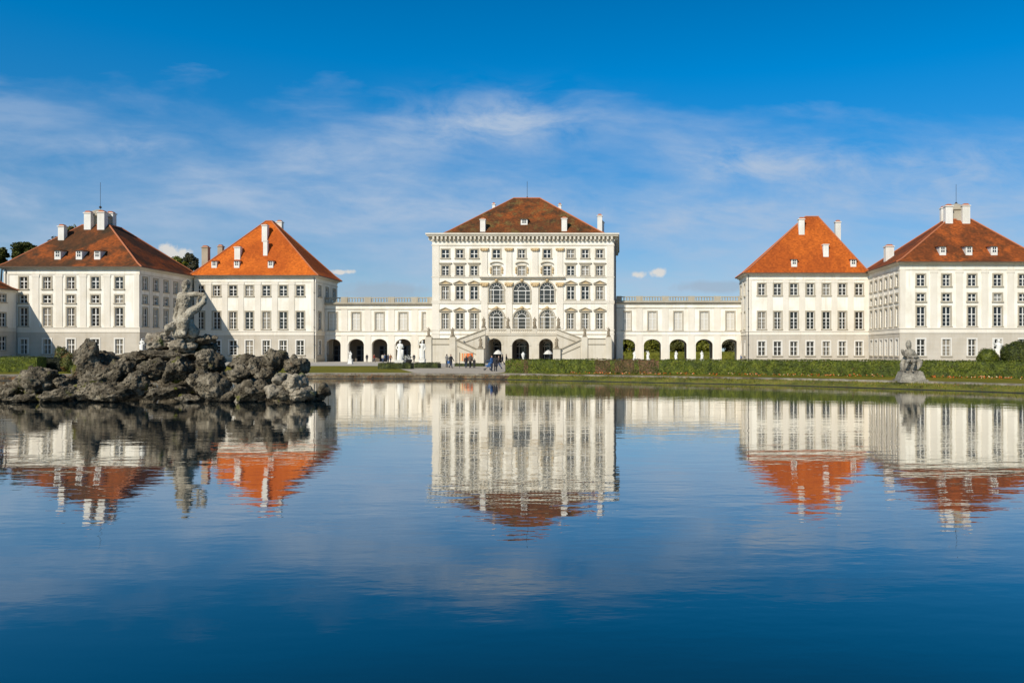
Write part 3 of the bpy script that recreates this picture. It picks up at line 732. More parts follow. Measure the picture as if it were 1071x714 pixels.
# staircase and terrace
YT = 154
stair = bpy.data.objects.new('staircase', None); COL.objects.link(stair); stair.parent = main; stair.location = (wx(546.7, YT) - main.location.x, YT - YM, 0)
tx0, tx1 = wx(507.8, YT), wx(586.2, YT); zt_ = wz(348.3, YT); ztr = wz(343.6, YT)
mb = MB(); ops = []
arches = [(517.2, 14.6), (544.4, 18), (571, 14.6)]
for x, w_ in arches:
    X = wx(x, YT); w = w_ * YT / F; ops.append((X - w/2, X + w/2, GZ - .01, wz(354, YT), w*.42, .9))
wall_sheet(mb, Tfront(YT), tx0, tx1, GZ - .01, zt_, ops, .3)
mb.box(tx0, tx1, YT + .001, YM - .2, zt_ - .5, zt_ - .003)
for xx in (tx0, tx1): mb.face([(xx, YT, GZ), (xx, YM, GZ), (xx, YM, zt_), (xx, YT, zt_)])
mb.box(tx0 - .1, tx1 + .1, YT - .15, YT - .002, zt_ - .45, zt_ - .2); mb.box(tx0 - .15, tx1 + .15, YT - .22, YT + .3, zt_ - .198, zt_ + .02)
for x, w_ in arches:
    X = wx(x, YT); w = w_ * YT / F; pts = arch_pts(w/2, wz(354, YT), w*.42, 12); pts2 = arch_pts(w/2 + .4, wz(354, YT) + .4, w*.42 + .4, 12)
    for i in range(12): mb.prism([(X + pts[i][0], pts[i][1]), (X + pts[i+1][0], pts[i+1][1]), (X + pts2[i+1][0], pts2[i+1][1]), (X + pts2[i][0], pts2[i][1])], YT - .08, YT - .003)
mb.build('terrace', M['stair'], stair)
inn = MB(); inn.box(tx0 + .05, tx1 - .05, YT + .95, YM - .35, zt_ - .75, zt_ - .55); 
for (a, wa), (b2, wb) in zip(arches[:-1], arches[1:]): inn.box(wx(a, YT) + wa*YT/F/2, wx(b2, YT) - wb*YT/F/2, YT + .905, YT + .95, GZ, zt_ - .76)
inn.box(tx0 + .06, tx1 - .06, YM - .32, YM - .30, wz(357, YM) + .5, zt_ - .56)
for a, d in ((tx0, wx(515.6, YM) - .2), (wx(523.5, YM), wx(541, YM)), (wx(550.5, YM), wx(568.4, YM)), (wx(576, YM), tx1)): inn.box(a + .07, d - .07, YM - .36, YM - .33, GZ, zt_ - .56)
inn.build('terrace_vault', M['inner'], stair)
bl = MB()
px_ = [tx0 + .35, wx(532, YT), wx(559, YT), tx1 - .35]
for X in px_: bl.box(X - .35, X + .35, YT - .1, YT + .5, zt_ + .022, ztr + .1)
for a, d in zip(px_[:-1], px_[1:]): baluster_run(bl, a + .355, d - .355, YT + .2, zt_ + .022, ztr, .42)
bl.build('balustrade', M['stair'], stair)
XC = wx(546.9, YT); YL, YU = YT - 6.4, YT - 3.0
def flight(sg):
    def poly(pts, Y): return [(wx(x, Y) if sg < 0 else 2*XC - wx(x, Y), wz(y, Y) if y is not None else GZ) for x, y in pts]
    m = MB()
    m.prism(poly([(507.4, 344.2), (507.4, None), (477, None), (477, 355.8)], YU), YU, YU + .45)             # upper flight wall
    m.prism(poly([(478, 354.3), (478, None), (444.5, None), (444.5, 354.3)], YL), YL, YL + .5)               # landing
    m.prism(poly([(478.2, 355.5), (501.5, 366.2), (501.5, None), (478.2, None)], YL), YL + .05, YL + .45)     # lower flight wall
    m.prism(poly([(498.6, 365), (506.4, 365), (506.4, None), (498.6, None)], YL), YL - .5, YL + .9)
    m.prism(poly([(445, 355), (445, None), (446.4, None), (446.4, 355)], YL), YL + .5, YM - .2)
    m.prism(poly([(446.4, 359.9), (478, 359.9), (478, None), (446.4, None)], YL), YL + .5, YM - .2)
    for x in (448.4, 473.5): m.prism(poly([(x - 3.2, 352.4), (x + 3.2, 352.4), (x + 3.2, None), (x - 3.2, None)], YL), YL - .25, YL + .7)
    m.build('stair_wall', M['stair'], stair)
    r = MB()
    r.prism(poly([(508.4, 343.2), (508.4, 344.5), (477, 356.2), (477, 354.9)], YU), YU - .12, YU + .6)
    r.prism(poly([(507.4, 349.4), (507.4, 350.4), (478, 361.4), (478, 360.4)], YU), YU - .1, YU - .002)
    r.prism(poly([(470.2, 353.6), (470.2, 354.35), (451.7, 354.35), (451.7, 353.6)], YL), YL - .15, YL + .65)
    r.prism(poly([(470.2, 359.6), (470.2, 360.4), (451.7, 360.4), (451.7, 359.6)], YL), YL - .1, YL - .002)
    r.prism(poly([(476.8, 354.5), (498.5, 364.6), (498.5, 365.7), (476.8, 355.6)], YL), YL - .15, YL + .65)
    r.prism(poly([(478, 361.4), (498.5, 370.4), (498.5, 371.2), (478, 362.2)], YL), YL - .06, YL + .048)
    r.prism(poly([(498.0, 364.2), (507.0, 364.2), (507.0, 365.05), (498.0, 365.05)], YL), YL - .6, YL + 1.0)
    r.build('handrail', M['rail'], stair)
    st_ = MB(); n = 14
    for i in range(n):
        xa, xb = 478 + (507.4 - 478)*i/n, 478 + (507.4 - 478)*(i + 1)/n; yt = 361 + (350.5 - 361)*(i + 1)/n
        st_.prism(poly([(xa, yt), (xb, yt), (xb, None), (xa, None)], YU), YU + .46, YM - .25)
        xa, xb = 478 + (498.4 - 478)*i/n, 478 + (498.4 - 478)*(i + 1)/n; yt = 361.3 + (377 - 361)*i/n
        st_.prism(poly([(xa, yt), (xb, yt), (xb, None), (xa, None)], YL), YL + .46, YU - .12)
    st_.build('steps', M['stair'], stair)
flight(-1); flight(1)

# ------------------------------------------------------------------ remeshed figures
def figure_mesh(name, caps, mats, voxel=.02, smooth=3, erode=0):
    mb = MB()
    for c in caps: mb.capsule(c[0], c[1], c[2], c[3])
    me = mb.mesh(name, mats)
    o = bpy.data.objects.new('tmp', me); COL.objects.link(o)
    r = o.modifiers.new('r', 'REMESH'); r.mode = 'VOXEL'; r.voxel_size = voxel; r.use_smooth_shade = True
    if smooth: s = o.modifiers.new('s', 'SMOOTH'); s.factor = .5; s.iterations = smooth
    dg = bpy.context.evaluated_depsgraph_get(); dg.update()
    out = bpy.data.meshes.new_from_object(o.evaluated_get(dg)); out.name = name
    bpy.data.objects.remove(o); bpy.data.meshes.remove(me)
    if erode:
        nn = [v.normal.copy() for v in out.vertices]
        for v, q in zip(out.vertices, nn): v.co += q * (mnoise.fractal(v.co*4.0, .7, 2.1, 5) * erode - max(0, mnoise.noise(v.co*9.0) - .25) * erode * 1.5)
    if not out.materials:
        for m in (mats if isinstance(mats, (list, tuple)) else [mats]): out.materials.append(m)
    return out

def hand_caps(wrist, d, side_, up=Vector((0,0,1))):
    d = Vector(d).normalized(); s = Vector(side_).normalized(); w = Vector(wrist); out = [(w, w + d*.08, .026, .036)]
    for i, (o, ln) in enumerate(((-.03, .065), (-.010, .078), (.011, .072), (.031, .055))):
        b = w + d*.09 + s*o; n = s.cross(d).normalized()
        out += [(b, b + d*ln*.55, .0095, .009), (b + d*ln*.55, b + d*ln*.9 + n*ln*.35, .009, .008)]
    t = w + d*.03 - s*.03; out += [(t, t + d*.035 - s*.03, .012, .010), (t + d*.035 - s*.03, t + d*.07 - s*.032, .010, .009)]
    return out
def body_caps(pose):
    V = Vector; c = []
    hip = .93; sh = 1.42
    st = .30 if pose == 'walk' else .03
    hl, hr = V((-.09, 0, hip)), V((.09, 0, hip))
    kl, kr = V((-.10, -st*.55 - .02, .50)), V((.10, st*.35 - .02, .50)); al, ar = V((-.10, -st*.9, .09)), V((.10, st*1.2, .09 + (.05 if pose == 'walk' else 0)))
    legs = [(hl, kl, .085, .058), (kl, al, .055, .038), (hr, kr, .085, .058), (kr, ar, .055, .038)]
    feet = [(al + V((0, .03, -.05)), al + V((0, -.15, -.06)), .04, .032), (ar + V((0, .03, -.05)), ar + V((0, -.15, -.06)), .04, .032)]
    torso = [(V((-.07,0,hip)), V((.07,0,hip)), .11, .11), (V((0,0,hip)), V((0,-.01,1.2)), .125, .12), (V((-.08,-.01,1.27)), V((.08,-.01,1.27)), .115, .115), (V((-.15,0,sh-.02)), V((.15,0,sh-.02)), .065, .065), (V((0,0,1.2)), V((0,0,1.38)), .12, .09)]
    sl, sr = V((-.19, 0, sh)), V((.19, 0, sh))
    if pose == 'bent':
        el, er = V((-.25, -.02, 1.14)), V((.25, -.04, 1.14)); wl, wr = V((-.10, -.24, 1.12)), V((.14, -.27, 1.2))
    else:
        sw = .16 if pose == 'walk' else .02
        el, er = V((-.25, sw*.5, 1.13)), V((.25, -sw*.6, 1.13)); wl, wr = V((-.27, sw*.6 - .06, .88)), V((.27, -sw*1.3 - .06, .90))
    arms = [(sl, el, .048, .038), (el, wl, .037, .026), (sr, er, .048, .038), (er, wr, .037, .026)]
    hands = hand_caps(wl, wl - el, (0, 1, 0)) + hand_caps(wr, wr - er, (0, 1, 0))
    head = [(V((0,.0,1.40)), V((0,-.01,1.53)), .055, .052), (V((0,.005,1.64)), V((0,-.01,1.60)), .092, .082), (V((0,-.03,1.56)), V((0,-.04,1.535)), .058, .045),
            (V((0,-.098,1.615)), V((0,-.112,1.585)), .010, .015), (V((-.088,0,1.60)), V((-.09,.005,1.575)), .014, .012), (V((.088,0,1.60)), V((.09,.005,1.575)), .014, .012),
            (V((-.028,-.088,1.62)), V((-.036,-.086,1.62)), .011, .011), (V((.028,-.088,1.62)), V((.036,-.086,1.62)), .011, .011), (V((-.018,-.085,1.552)), V((.018,-.085,1.552)), .011, .011)]
    return dict(legs=legs, feet=feet, torso=torso, arms=arms, hands=hands, head=head)
def grow(caps, d): return [(a, b, ra + d, rb + d) for a, b, ra, rb in caps]
M['skin'] = plain('skin', (.50, .30, .21), .5, 0, .05)
PM = {}
for pose in ('stand', 'walk', 'bent'):
    B = body_caps(pose); V = Vector
    PM[pose] = dict(body=figure_mesh('person_body', sum(B.values(), []), M['skin'], .013, 2),
        jacket=figure_mesh('jacket', grow(B['torso'], .028) + grow(B['arms'], .022), M['skin'], .022, 2),
        coat=figure_mesh('coat', grow(B['torso'], .03) + grow(B['arms'], .022) + [(V((-.08,0,.95)), V((-.09,.0,.62)), .125, .13), (V((.08,0,.95)), V((.09,.0,.62)), .125, .13), (V((0,0,.9)), V((0,0,.62)), .13, .13)], M['skin'], .022, 2),
        trousers=figure_mesh('trousers', grow(B['legs'], .02) + grow(B['torso'][:1], .018), M['skin'], .022, 2),
        shoes=figure_mesh('shoes', grow(B['feet'], .012), M['skin'], .018, 1),
        hair=figure_mesh('hair', [(V((0,.018,1.67)), V((0,.03,1.63)), .092, .088), (V((0,.05,1.6)), V((0,.055,1.55)), .07, .05)], M['skin'], .018, 1),
        hair_long=figure_mesh('hair', [(V((0,.018,1.67)), V((0,.03,1.63)), .094, .09), (V((0,.055,1.6)), V((0,.075,1.42)), .085, .06)], M['skin'], .018, 1))
CL = {}
def cloth(c):
    if c not in CL: CL[c] = plain('cloth_%d' % len(CL), c, .85, 0, .3)
    return CL[c]
def person(x, yf, label, pose, top, legs, hair=(.03, .022, .015), rz=0, h=1.72, coat=False, long_hair=False, group='visitors in front of the palace', Y=None):
    Y = Y or gY(yf); o = empty('person', (wx(x, Y), Y, GZ + .012), label, 'person', group, rz); s = h / 1.74; o.scale = (s, s, s); pm = PM[pose]
    inst('body', pm['body'], o)
    for nm, key, c in (('coat' if coat else 'jacket', 'coat' if coat else 'jacket', top), ('trousers', 'trousers', legs), ('shoes', 'shoes', (.03, .03, .03)), ('hair', 'hair_long' if long_hair else 'hair', hair)):
        q = inst(nm, pm[key], o); q.material_slots[0].link = 'OBJECT'; q.material_slots[0].material = cloth(c)
    return o
DK, NAVY, BLUE, GREY = (.018, .018, .022), (.02, .03, .06), (.03, .10, .26), (.16, .15, .14)
person(467.4, 383.8, 'visitor in grey jacket standing left of the dark coat with the blue bag', 'bent', GREY, (.06, .055, .05), rz=R(150), h=1.85)
person(471.6, 384.8, 'visitor in dark coat carrying a blue bag on the forecourt', 'walk', DK, NAVY, rz=R(60), h=1.85, coat=True)
person(487.4, 384.8, 'person in black standing in front of the orange banner, left one', 'stand', DK, NAVY, rz=R(200), h=1.62)
person(491.8, 384.8, 'tall person in brown jacket at the right side of the orange banner', 'walk', (.10, .08, .06), DK, (.25, .23, .2), rz=R(20), h=1.85)
person(496.3, 384.4, 'child in black at right end of the group by the orange banner', 'stand', DK, DK, rz=R(-30), h=1.25)
person(514.2, 388.0, 'person in bright blue jacket standing between stroller and woman in black coat', 'bent', BLUE, NAVY, rz=R(70), h=1.78)
person(518.3, 388.2, 'person in long black coat facing the palace beside the blue jacket', 'stand', DK, DK, rz=R(170), h=1.78, coat=True, long_hair=True)
person(521.8, 386.0, 'person in dark brown jacket and blue jeans behind the black coat', 'walk', (.09, .06, .045), (.04, .07, .14), rz=R(-70), h=1.7)
person(525.6, 381.5, 'person in navy jacket walking near the hedge end, left of two', 'walk', NAVY, NAVY, rz=R(-80), h=1.75)
person(529.6, 381.2, 'person in black jacket walking near the hedge end, right of two', 'walk', DK, NAVY, rz=R(100), h=1.8)
far = 'distant visitors by the arcades'
person(408.5, 379.3, 'distant visitor in brown jacket beside the white statue', 'walk', (.30, .13, .05), NAVY, rz=R(40), group=far)
person(406.0, 379.2, 'distant visitor in navy coat beside the brown jacket', 'stand', NAVY, DK, rz=R(140), group=far, coat=True)
person(383.8, 378.4, 'distant visitor in black between second and third closed arches', 'stand', DK, DK, rz=R(0), group=far)
person(391.3, 378.6, 'distant visitor in red top under the third closed arch', 'walk', (.32, .05, .03), NAVY, rz=R(80), group=far)
person(400.3, 378.5, 'distant visitor in pale jacket under the third closed arch', 'stand', (.55, .50, .42), (.05, .08, .16), rz=R(180), group=far)
person(402.5, 378.6, 'distant visitor in blue jacket under the third closed arch', 'walk', (.05, .10, .22), DK, rz=R(-60), group=far)
person(433.0, 378.6, 'distant visitor in black at pier right of the white statue', 'stand', DK, DK, rz=R(20), group=far)
person(651.5, 378.3, 'distant visitor in red top under the first open arch', 'walk', (.35, .07, .03), NAVY, rz=R(60), group=far)
person(668.7, 378.2, 'distant visitor in black at the pier between first and second open arches', 'stand', DK, DK, rz=R(0), group=far)
person(775.3, 378.6, 'distant visitor in blue jacket at the corner of the open arcade', 'walk', (.05, .12, .28), DK, rz=R(-50), group=far)
person(784.8, 378.8, 'distant visitor in black in front of the inner right pavilion', 'stand', DK, DK, rz=R(90), group=far)
person(972.8, 377.2, 'distant visitor in dark jacket behind the hedge right of the seated statue', 'stand', DK, GREY, rz=R(30), group=far)
# bag, stroller, banner
Yb = gY(384.8)
bg = empty('shoulder_bag', (wx(469.3, Yb), Yb - .2, GZ + .55), 'bright blue bag hanging beside the dark coated visitor', 'bag')
mb = MB(); p = P(469.3, 0, Yb); X = p.x
mb.prism([(X - .16, GZ + .62), (X + .16, GZ + .58), (X + .18, GZ + .95), (X - .10, GZ + 1.02)], Yb - .30, Yb - .12); mb.build('bag_body', cloth(BLUE), bg)
mb = MB(); mb.tube([(X - .08, Yb - .21, GZ + 1.0), (X + .1, Yb - .16, GZ + 1.42), (X + .16, Yb - .2, GZ + .96)], .015); mb.build('strap', cloth(DK), bg)
Ys = gY(387.2); X = wx(510.6, Ys)
stl = empty('stroller', (X, Ys, GZ), 'blue child stroller at the left of the visitor group', 'stroller')
mb = MB(); mb.prism([(X - .38, GZ + .62), (X - .05, GZ + .38), (X + .26, GZ + .42), (X + .32, GZ + .95), (X + .12, GZ + 1.0), (X - .05, GZ + .62)], Ys - .2, Ys + .2); mb.build('seat', cloth((.03, .11, .28)), stl)
mb = MB()
for i in range(7):
    a, b_ = R(20 + 18*i), R(38 + 18*i); mb.prism([(X + .1 + .36*math.cos(a), GZ + .88 + .32*math.sin(a)), (X + .1 + .36*math.cos(b_), GZ + .88 + .32*math.sin(b_)), (X + .1 + .33*math.cos(b_), GZ + .88 + .29*math.sin(b_)), (X + .1 + .33*math.cos(a), GZ + .88 + .29*math.sin(a))], Ys - .21, Ys + .21)
mb.build('hood', cloth((.03, .14, .34)), stl)
mb = MB()
for s in (-.2, .2):
    mb.tube([(X - .4, Ys + s, GZ + .12), (X + .1, Ys + s, GZ + .5), (X + .55, Ys + s, GZ + 1.05)], .018); mb.tube([(X + .3, Ys + s, GZ + .12), (X - .05, Ys + s, GZ + .6)], .018)
mb.tube([(X + .55, Ys - .2, GZ + 1.05), (X + .55, Ys + .2, GZ + 1.05)], .02); mb.build('chassis', M['iron'], stl)
for ux in (-.4, .3):
    for s in (-.24, .24):
        mb = MB(); n = 14
        for i in range(n):
            a, b_ = 2*math.pi*i/n, 2*math.pi*(i + 1)/n
            mb.capsule((X + ux + .11*math.cos(a), Ys + s, GZ + .13 + .11*math.sin(a)), (X + ux + .11*math.cos(b_), Ys + s, GZ + .13 + .11*math.sin(b_)), .02, .02, 6)
            if i % 3 == 0: mb.capsule((X + ux, Ys + s, GZ + .13), (X + ux + .11*math.cos(a), Ys + s, GZ + .13 + .11*math.sin(a)), .008, .008, 4)
        mb.build('wheel', M['iron'], stl)
Yn = 104; bn = empty('banner', (wx(487.5, Yn), Yn, GZ), 'orange and cream banner panel standing behind dark dressed visitors', 'banner')
m_or = plain('orange_cloth', (.72, .16, .03), .8, 0, .25); m_cr = plain('cream_cloth', (.70, .52, .30), .8, 0, .25)
mb = MB(); xa, xb = wx(481, Yn), wx(494.5, Yn); z0, z1 = wz(377.5, Yn), wz(369.3, Yn); n = 18
for i in range(n):
    a, b_ = xa + (xb - xa)*i/n, xa + (xb - xa)*(i + 1)/n; w0, w1 = .05*math.sin(i*1.3), .05*math.sin((i + 1)*1.3)
    mb.face([(a, Yn + w0, z0), (b_, Yn + w1, z0), (b_, Yn + w1, z1), (a, Yn + w0, z1)], 1 if i in (0, 1, 2, 4, 5, 7, 9) else 0); mb.face([(a, Yn + .02 + w0, z0), (b_, Yn + .02 + w1, z0), (b_, Yn + .02 + w1, z1), (a, Yn + .02 + w0, z1)], 1 if i in (0, 1, 2, 4, 5, 7, 9) else 0)
mb.build('cloth_panel', [m_or, m_cr], bn)
for xx in (xa - .04, xb + .04):
    mb = MB(); mb.tube([(xx, Yn, GZ), (xx, Yn, z1 + .1)], .035); mb.build('post', M['iron'], bn)

# ------------------------------------------------------------------ statues
V = Vector
def draped(mirror=1, arm='hip'):
    c = [(V((0,0,.15)), V((0,0,.9)), .30, .22), (V((-.12,0,.1)), V((-.08,0,.85)), .16, .16), (V((.14,-.1,.1)), V((.1,-.05,.8)), .15, .15), (V((0,0,.9)), V((.03,0,1.35)), .2, .2), (V((-.16,0,1.45)), V((.2,0,1.42)), .11, .11),
         (V((.02,0,1.45)), V((.02,-.02,1.62)), .08, .07), (V((.02,-.02,1.74)), V((.02,-.03,1.68)), .115, .10), (V((.02,-.11,1.72)), V((.02,-.13,1.69)), .02, .02), (V((.02,.05,1.76)), V((.02,.08,1.7)), .1, .08)]
    if arm == 'hip': c += [(V((-.2,0,1.42)), V((-.36,0,1.15)), .075, .06), (V((-.36,0,1.15)), V((-.2,-.1,.98)), .06, .05), (V((.22,0,1.4)), V((.34,-.08,1.15)), .075, .06), (V((.34,-.08,1.15)), V((.3,-.26,1.3)), .055, .05), (V((.3,-.1,.9)), V((.22,0,.3)), .1, .14)]
    else: c += [(V((-.2,0,1.42)), V((-.4,-.05,1.55)), .075, .06), (V((-.4,-.05,1.55)), V((-.38,-.1,1.85)), .06, .05), (V((.22,0,1.4)), V((.33,0,1.1)), .075, .06), (V((.33,0,1.1)), V((.25,-.15,.9)), .055, .05), (V((-.25,.05,1.0)), V((-.2,.05,.3)), .1, .14)]
    return [(V((a.x*mirror, a.y, a.z)), V((b.x*mirror, b.y, b.z)), r, s) for a, b, r, s in c]
SM = [figure_mesh('figure', draped(1, 'hip'), M['sand_statue'], .035, 2), figure_mesh('figure', draped(1, 'up'), M['sand_statue'], .035, 2), figure_mesh('figure', draped(-1, 'hip'), M['sand_statue'], .035, 2)]
def statue(name, x, ybase, yt, Y, k, label, ped=.5, group=None, m=None, pw=.45, base=None):
    z = base if base is not None else wz(ybase, Y); H = wz(yt, Y) - z
    o = empty(name, (wx(x, Y), Y, z), label, 'statue', group)
    hp = ped; mb = MB(); b0 = wloc(o); xx, yy, zz = b0
    mb.box(xx - pw, xx + pw, yy - pw, yy + pw, zz, zz + hp*.2); mb.box(xx - pw*.85, xx + pw*.85, yy - pw*.85, yy + pw*.85, zz + hp*.2 - .001, zz + hp*.85); mb.box(xx - pw*.95, xx + pw*.95, yy - pw*.95, yy + pw*.95, zz + hp*.85 - .001, zz + hp)
    mb.build('pedestal', M[m or 'sand_statue'], o)
    s = (H - hp) / 1.86; q = inst('figure', SM[k], o, (0, 0, hp), 0, (s, s, s))
    if m: q.material_slots[0].link = 'OBJECT'; q.material_slots[0].material = M[m]
    return o
g = 'statues on the palace staircase'
for i, (x, lab) in enumerate(((505.9, 'sandstone statue on the upper terrace, leftmost of four in a row'), (531.3, 'sandstone statue on the upper terrace between left and middle arched windows'), (559.3, 'sandstone statue on the upper terrace between middle and right arched windows'), (584, 'sandstone statue on the upper terrace, rightmost of four in a row'))):
    statue('stone_statue', x, 343, 331.3, YT + .2, i % 3, lab, .35, g)
mir = lambda x: PX + (2*XC - wx(x, YL)) * F / YL
for i, (x, lab) in enumerate(((448.4, 'sandstone statue on the outer pedestal of the left stair landing'), (473.5, 'sandstone statue on the inner pedestal of the left stair landing'), (mir(473.5), 'sandstone statue on the inner pedestal of the right stair landing'), (mir(448.4), 'sandstone statue on the outer pedestal of the right stair landing'))):
    statue('stone_statue', x, 352.4, 342, YL + .2, (i + 1) % 3, lab, .3, g, base=wz(352.4, YL))
statue('stone_statue', 502.6, 364.2, 352.3, YL + .2, 0, 'sandstone statue on the pedestal at the foot of the left stair flight', .35, g, base=wz(364.2, YL))
statue('stone_statue', mir(502.6), 364.2, 352.3, YL + .2, 2, 'sandstone statue on the pedestal at the foot of the right stair flight', .35, g, base=wz(364.2, YL))
g = 'white marble garden statues'
statue('marble_statue', 418.3, 380, 356, 112, 0, 'largest white marble statue in front of the fourth closed arch', 1.0, g, 'marble', .75, GZ)
statue('marble_statue', 441.7, 380, 356, 118, 1, 'slender white marble statue in front of the fifth closed arch', 1.1, g, 'marble', .5, GZ)
for x, Y, lab, k in ((663.5, 150, 'small white statue below the first open arch', 0), (677.7, 140, 'small white statue below the second open arch', 1), (707.2, 140, 'small white statue below the third open arch', 2), (734, 140, 'small white statue below the fourth open arch', 0), (366.5, 140, 'small white statue in the second closed arch', 1), (1044.3, 92, 'small white statue between the clipped bushes at right', 1)):
    statue('marble_statue', x, 378, {1044.3: 354.5, 366.5: 367}.get(x, 366.8), Y, k, lab, .9, g, 'marble', .4, GZ)
statue('marble_statue', 148.6, 369.5, 354, 44.6, 2, 'tiny white statue standing on the rock ledge left of the statue base', .14, None, 'marble', .13, wz(369.5, 44.6))
# urn, parasols, tub
Yu = 120; X = wx(547.2, Yu); mb = MB(); mb.box(X - .27, X + .27, Yu - .27, Yu + .27, GZ, GZ + 1.0); mb.lathe((X, Yu, GZ + .998), [(.22, 0), (.10, .15), (.26, .6), (.30, .85), (.17, 1.0), (.08, 1.1), (.03, 1.2)], 14)
tag(mb.build('marble_urn', M['marble'], None, off=(X, Yu, GZ)), 'white marble urn on a block in front of the middle doorway', 'urn')
m_par = plain('parasol_canvas', (.66, .61, .52), .8, 0, .1)
for x, lab in ((521, 'white open parasol in front of the left terrace arch'), (573.4, 'white open parasol in front of the right terrace arch')):
    Yp = 128; X = wx(x, Yp); o = empty('parasol', (X, Yp, GZ), lab, 'parasol', 'white parasols by the terrace')
    mb = MB(); mb.tube([(X, Yp, GZ), (X, Yp, GZ + 2.6)], .035); mb.build('pole', M['iron'], o)
    mb = MB(); mb.lathe((X, Yp, GZ + 1.72), [(.78, .1), (.70, .28), (.42, .60), (.04, .80)], 8, cap=False); mb.lathe((X, Yp, GZ + 1.75), [(.75, .1), (.40, .55), (.03, .74)], 8, cap=False); mb.build('canopy', m_par, o)
    mb = MB(); mb.lathe((X, Yp, GZ), [(.3, 0), (.3, .08), (.08, .12)], 10); mb.build('base', M['lead'], o)
Yt = 118; X = wx(426, Yt); o = empty('planter', (X, Yt, GZ), 'dark tub with pale flowers right of the largest white statue', 'planter')
mb = MB(); mb.lathe((X, Yt, GZ), [(.45, 0), (.5, .3), (.75, .8), (.8, 1.0), (.7, 1.02)], 14); mb.build('tub', M['iron'], o)
rnd = random.Random(3)
def leaf_quad(mb, c, s, rnd, mi=0, nrm=None):
    n = Vector((rnd.gauss(0,1), rnd.gauss(0,1), rnd.gauss(0,1)))
    if nrm is not None: n = n * .55 + Vector(nrm) * 1.1
    n.normalize(); t = n.orthogonal().normalized(); b = n.cross(t); a = rnd.uniform(0, 6.28)
    u = (t*math.cos(a) + b*math.sin(a)) * s; v = (b*math.cos(a) - t*math.sin(a)) * s * .6
    c = Vector(c); mb.face([c - u, c - v*.9, c + u, c + v*.9], mi)
mb = MB()
for i in range(260): leaf_quad(mb, (X + rnd.gauss(0, .35), Yt + rnd.gauss(0, .35), GZ + 1.05 + abs(rnd.gauss(0, .3))), .09, rnd, 0 if rnd.random() < .65 else 1)
mb.build('flowers', [M['marble'], M['box']], o)

# ------------------------------------------------------------------ seated statue on the right bank
YS = 57.8; sc = YS / F
def Q(x, y, d=0): p = P(x, y, YS); return V((p.x, YS + d, p.z))
zp = GZ; zt0 = wz(388.4, YS); xc = wx(952, YS)
o = empty('seated_statue', (xc, YS, GZ), 'weathered seated stone statue on block by the water in front of the right hedge', 'statue')
mb = MB(); a, b_ = wx(938.6, YS), wx(965.6, YS); c1, c2 = wx(941.5, YS), wx(962.5, YS)
n0 = len(mb.v)
bot = [(a, YS - .7, GZ), (b_, YS - .7, GZ), (b_, YS + .7, GZ), (a, YS + .7, GZ)]; t1 = [(c1, YS - .5, zt0), (c2, YS - .5, zt0), (c2, YS + .5, zt0), (c1, YS + .5, zt0)]
mb.face(t1)
for i in range(4): mb.face([bot[i], bot[(i+1)%4], t1[(i+1)%4], t1[i]])
mb.box(a - .08, b_ + .08, YS - .78, YS + .78, GZ - .1, GZ + .12); mb.box(c1 + .1, c2 - .1, YS - .42, YS + .42, zt0 - .01, zt0 + .07)
mb.build('pedestal', M['statue_dark'], o)
cap = [(Q(950.6,360.8), Q(950.6,362.6), .21, .19), (Q(950.8,358.6,.05), Q(950.6,360,.08), .20, .2), (Q(950.9,363.5), Q(951.2,366), .11, .12), (Q(950.2,362,-.2), Q(950.2,362.7,-.22), .035, .04), (Q(950.5,364.6,-.1), Q(950.5,366,-.1), .10, .06),
       (Q(948.4,367.5), Q(954.5,367.6), .17, .17), (Q(951.5,368.5), Q(952.5,376), .30, .30), (Q(950.5,377,.05), Q(955.5,377,.05), .27, .29),
       (Q(948.2,367.5), Q(945.2,372.2,-.25), .12, .10), (Q(945.2,372.2,-.25), Q(942.6,369.3,-.4), .09, .08), (Q(941.6,366.6,-.42), Q(943.3,370.8,-.4), .13, .10),
       (Q(955,367.8), Q(958.7,373,-.1), .13, .10), (Q(958.7,373,-.1), Q(952.5,373.6,-.4), .10, .08), (Q(952.5,373.6,-.4), Q(944,371.3,-.42), .07, .06),
       (Q(950.6,377,-.1), Q(946.5,377,-.6), .19, .15), (Q(946.5,377,-.6), Q(944.6,386.2,-.35), .13, .09), (Q(944.6,386.4,-.35), Q(943.2,387.6,-.6), .08, .07),
       (Q(954.5,377.4,-.1), Q(953,378,-.65), .20, .16), (Q(953,378,-.65), Q(952,387,-.4), .13, .09), (Q(952,387.2,-.4), Q(951.3,387.7,-.65), .08, .07),
       (Q(956.5,375,.1), Q(962,378.6,.1), .25, .22), (Q(962,378.6,.05), Q(961.4,382,0), .24, .20), (Q(961.4,382,0), Q(959.6,385.2,-.1), .2, .12), (Q(949,381,.25), Q(956,385,.25), .35, .38), (Q(948,386,.2), Q(957,387.2,.2), .2, .22), (Q(946.6,374,.0), Q(944.3,381,.1), .14, .2), (Q(944.3,381,.1), Q(945,386.5,.1), .2, .22)]
inst('figure', figure_mesh('seated_figure', [(c[0] - o.location, c[1] - o.location, c[2], c[3]) for c in cap], M['statue_dark'], .026, 1, .035), o)

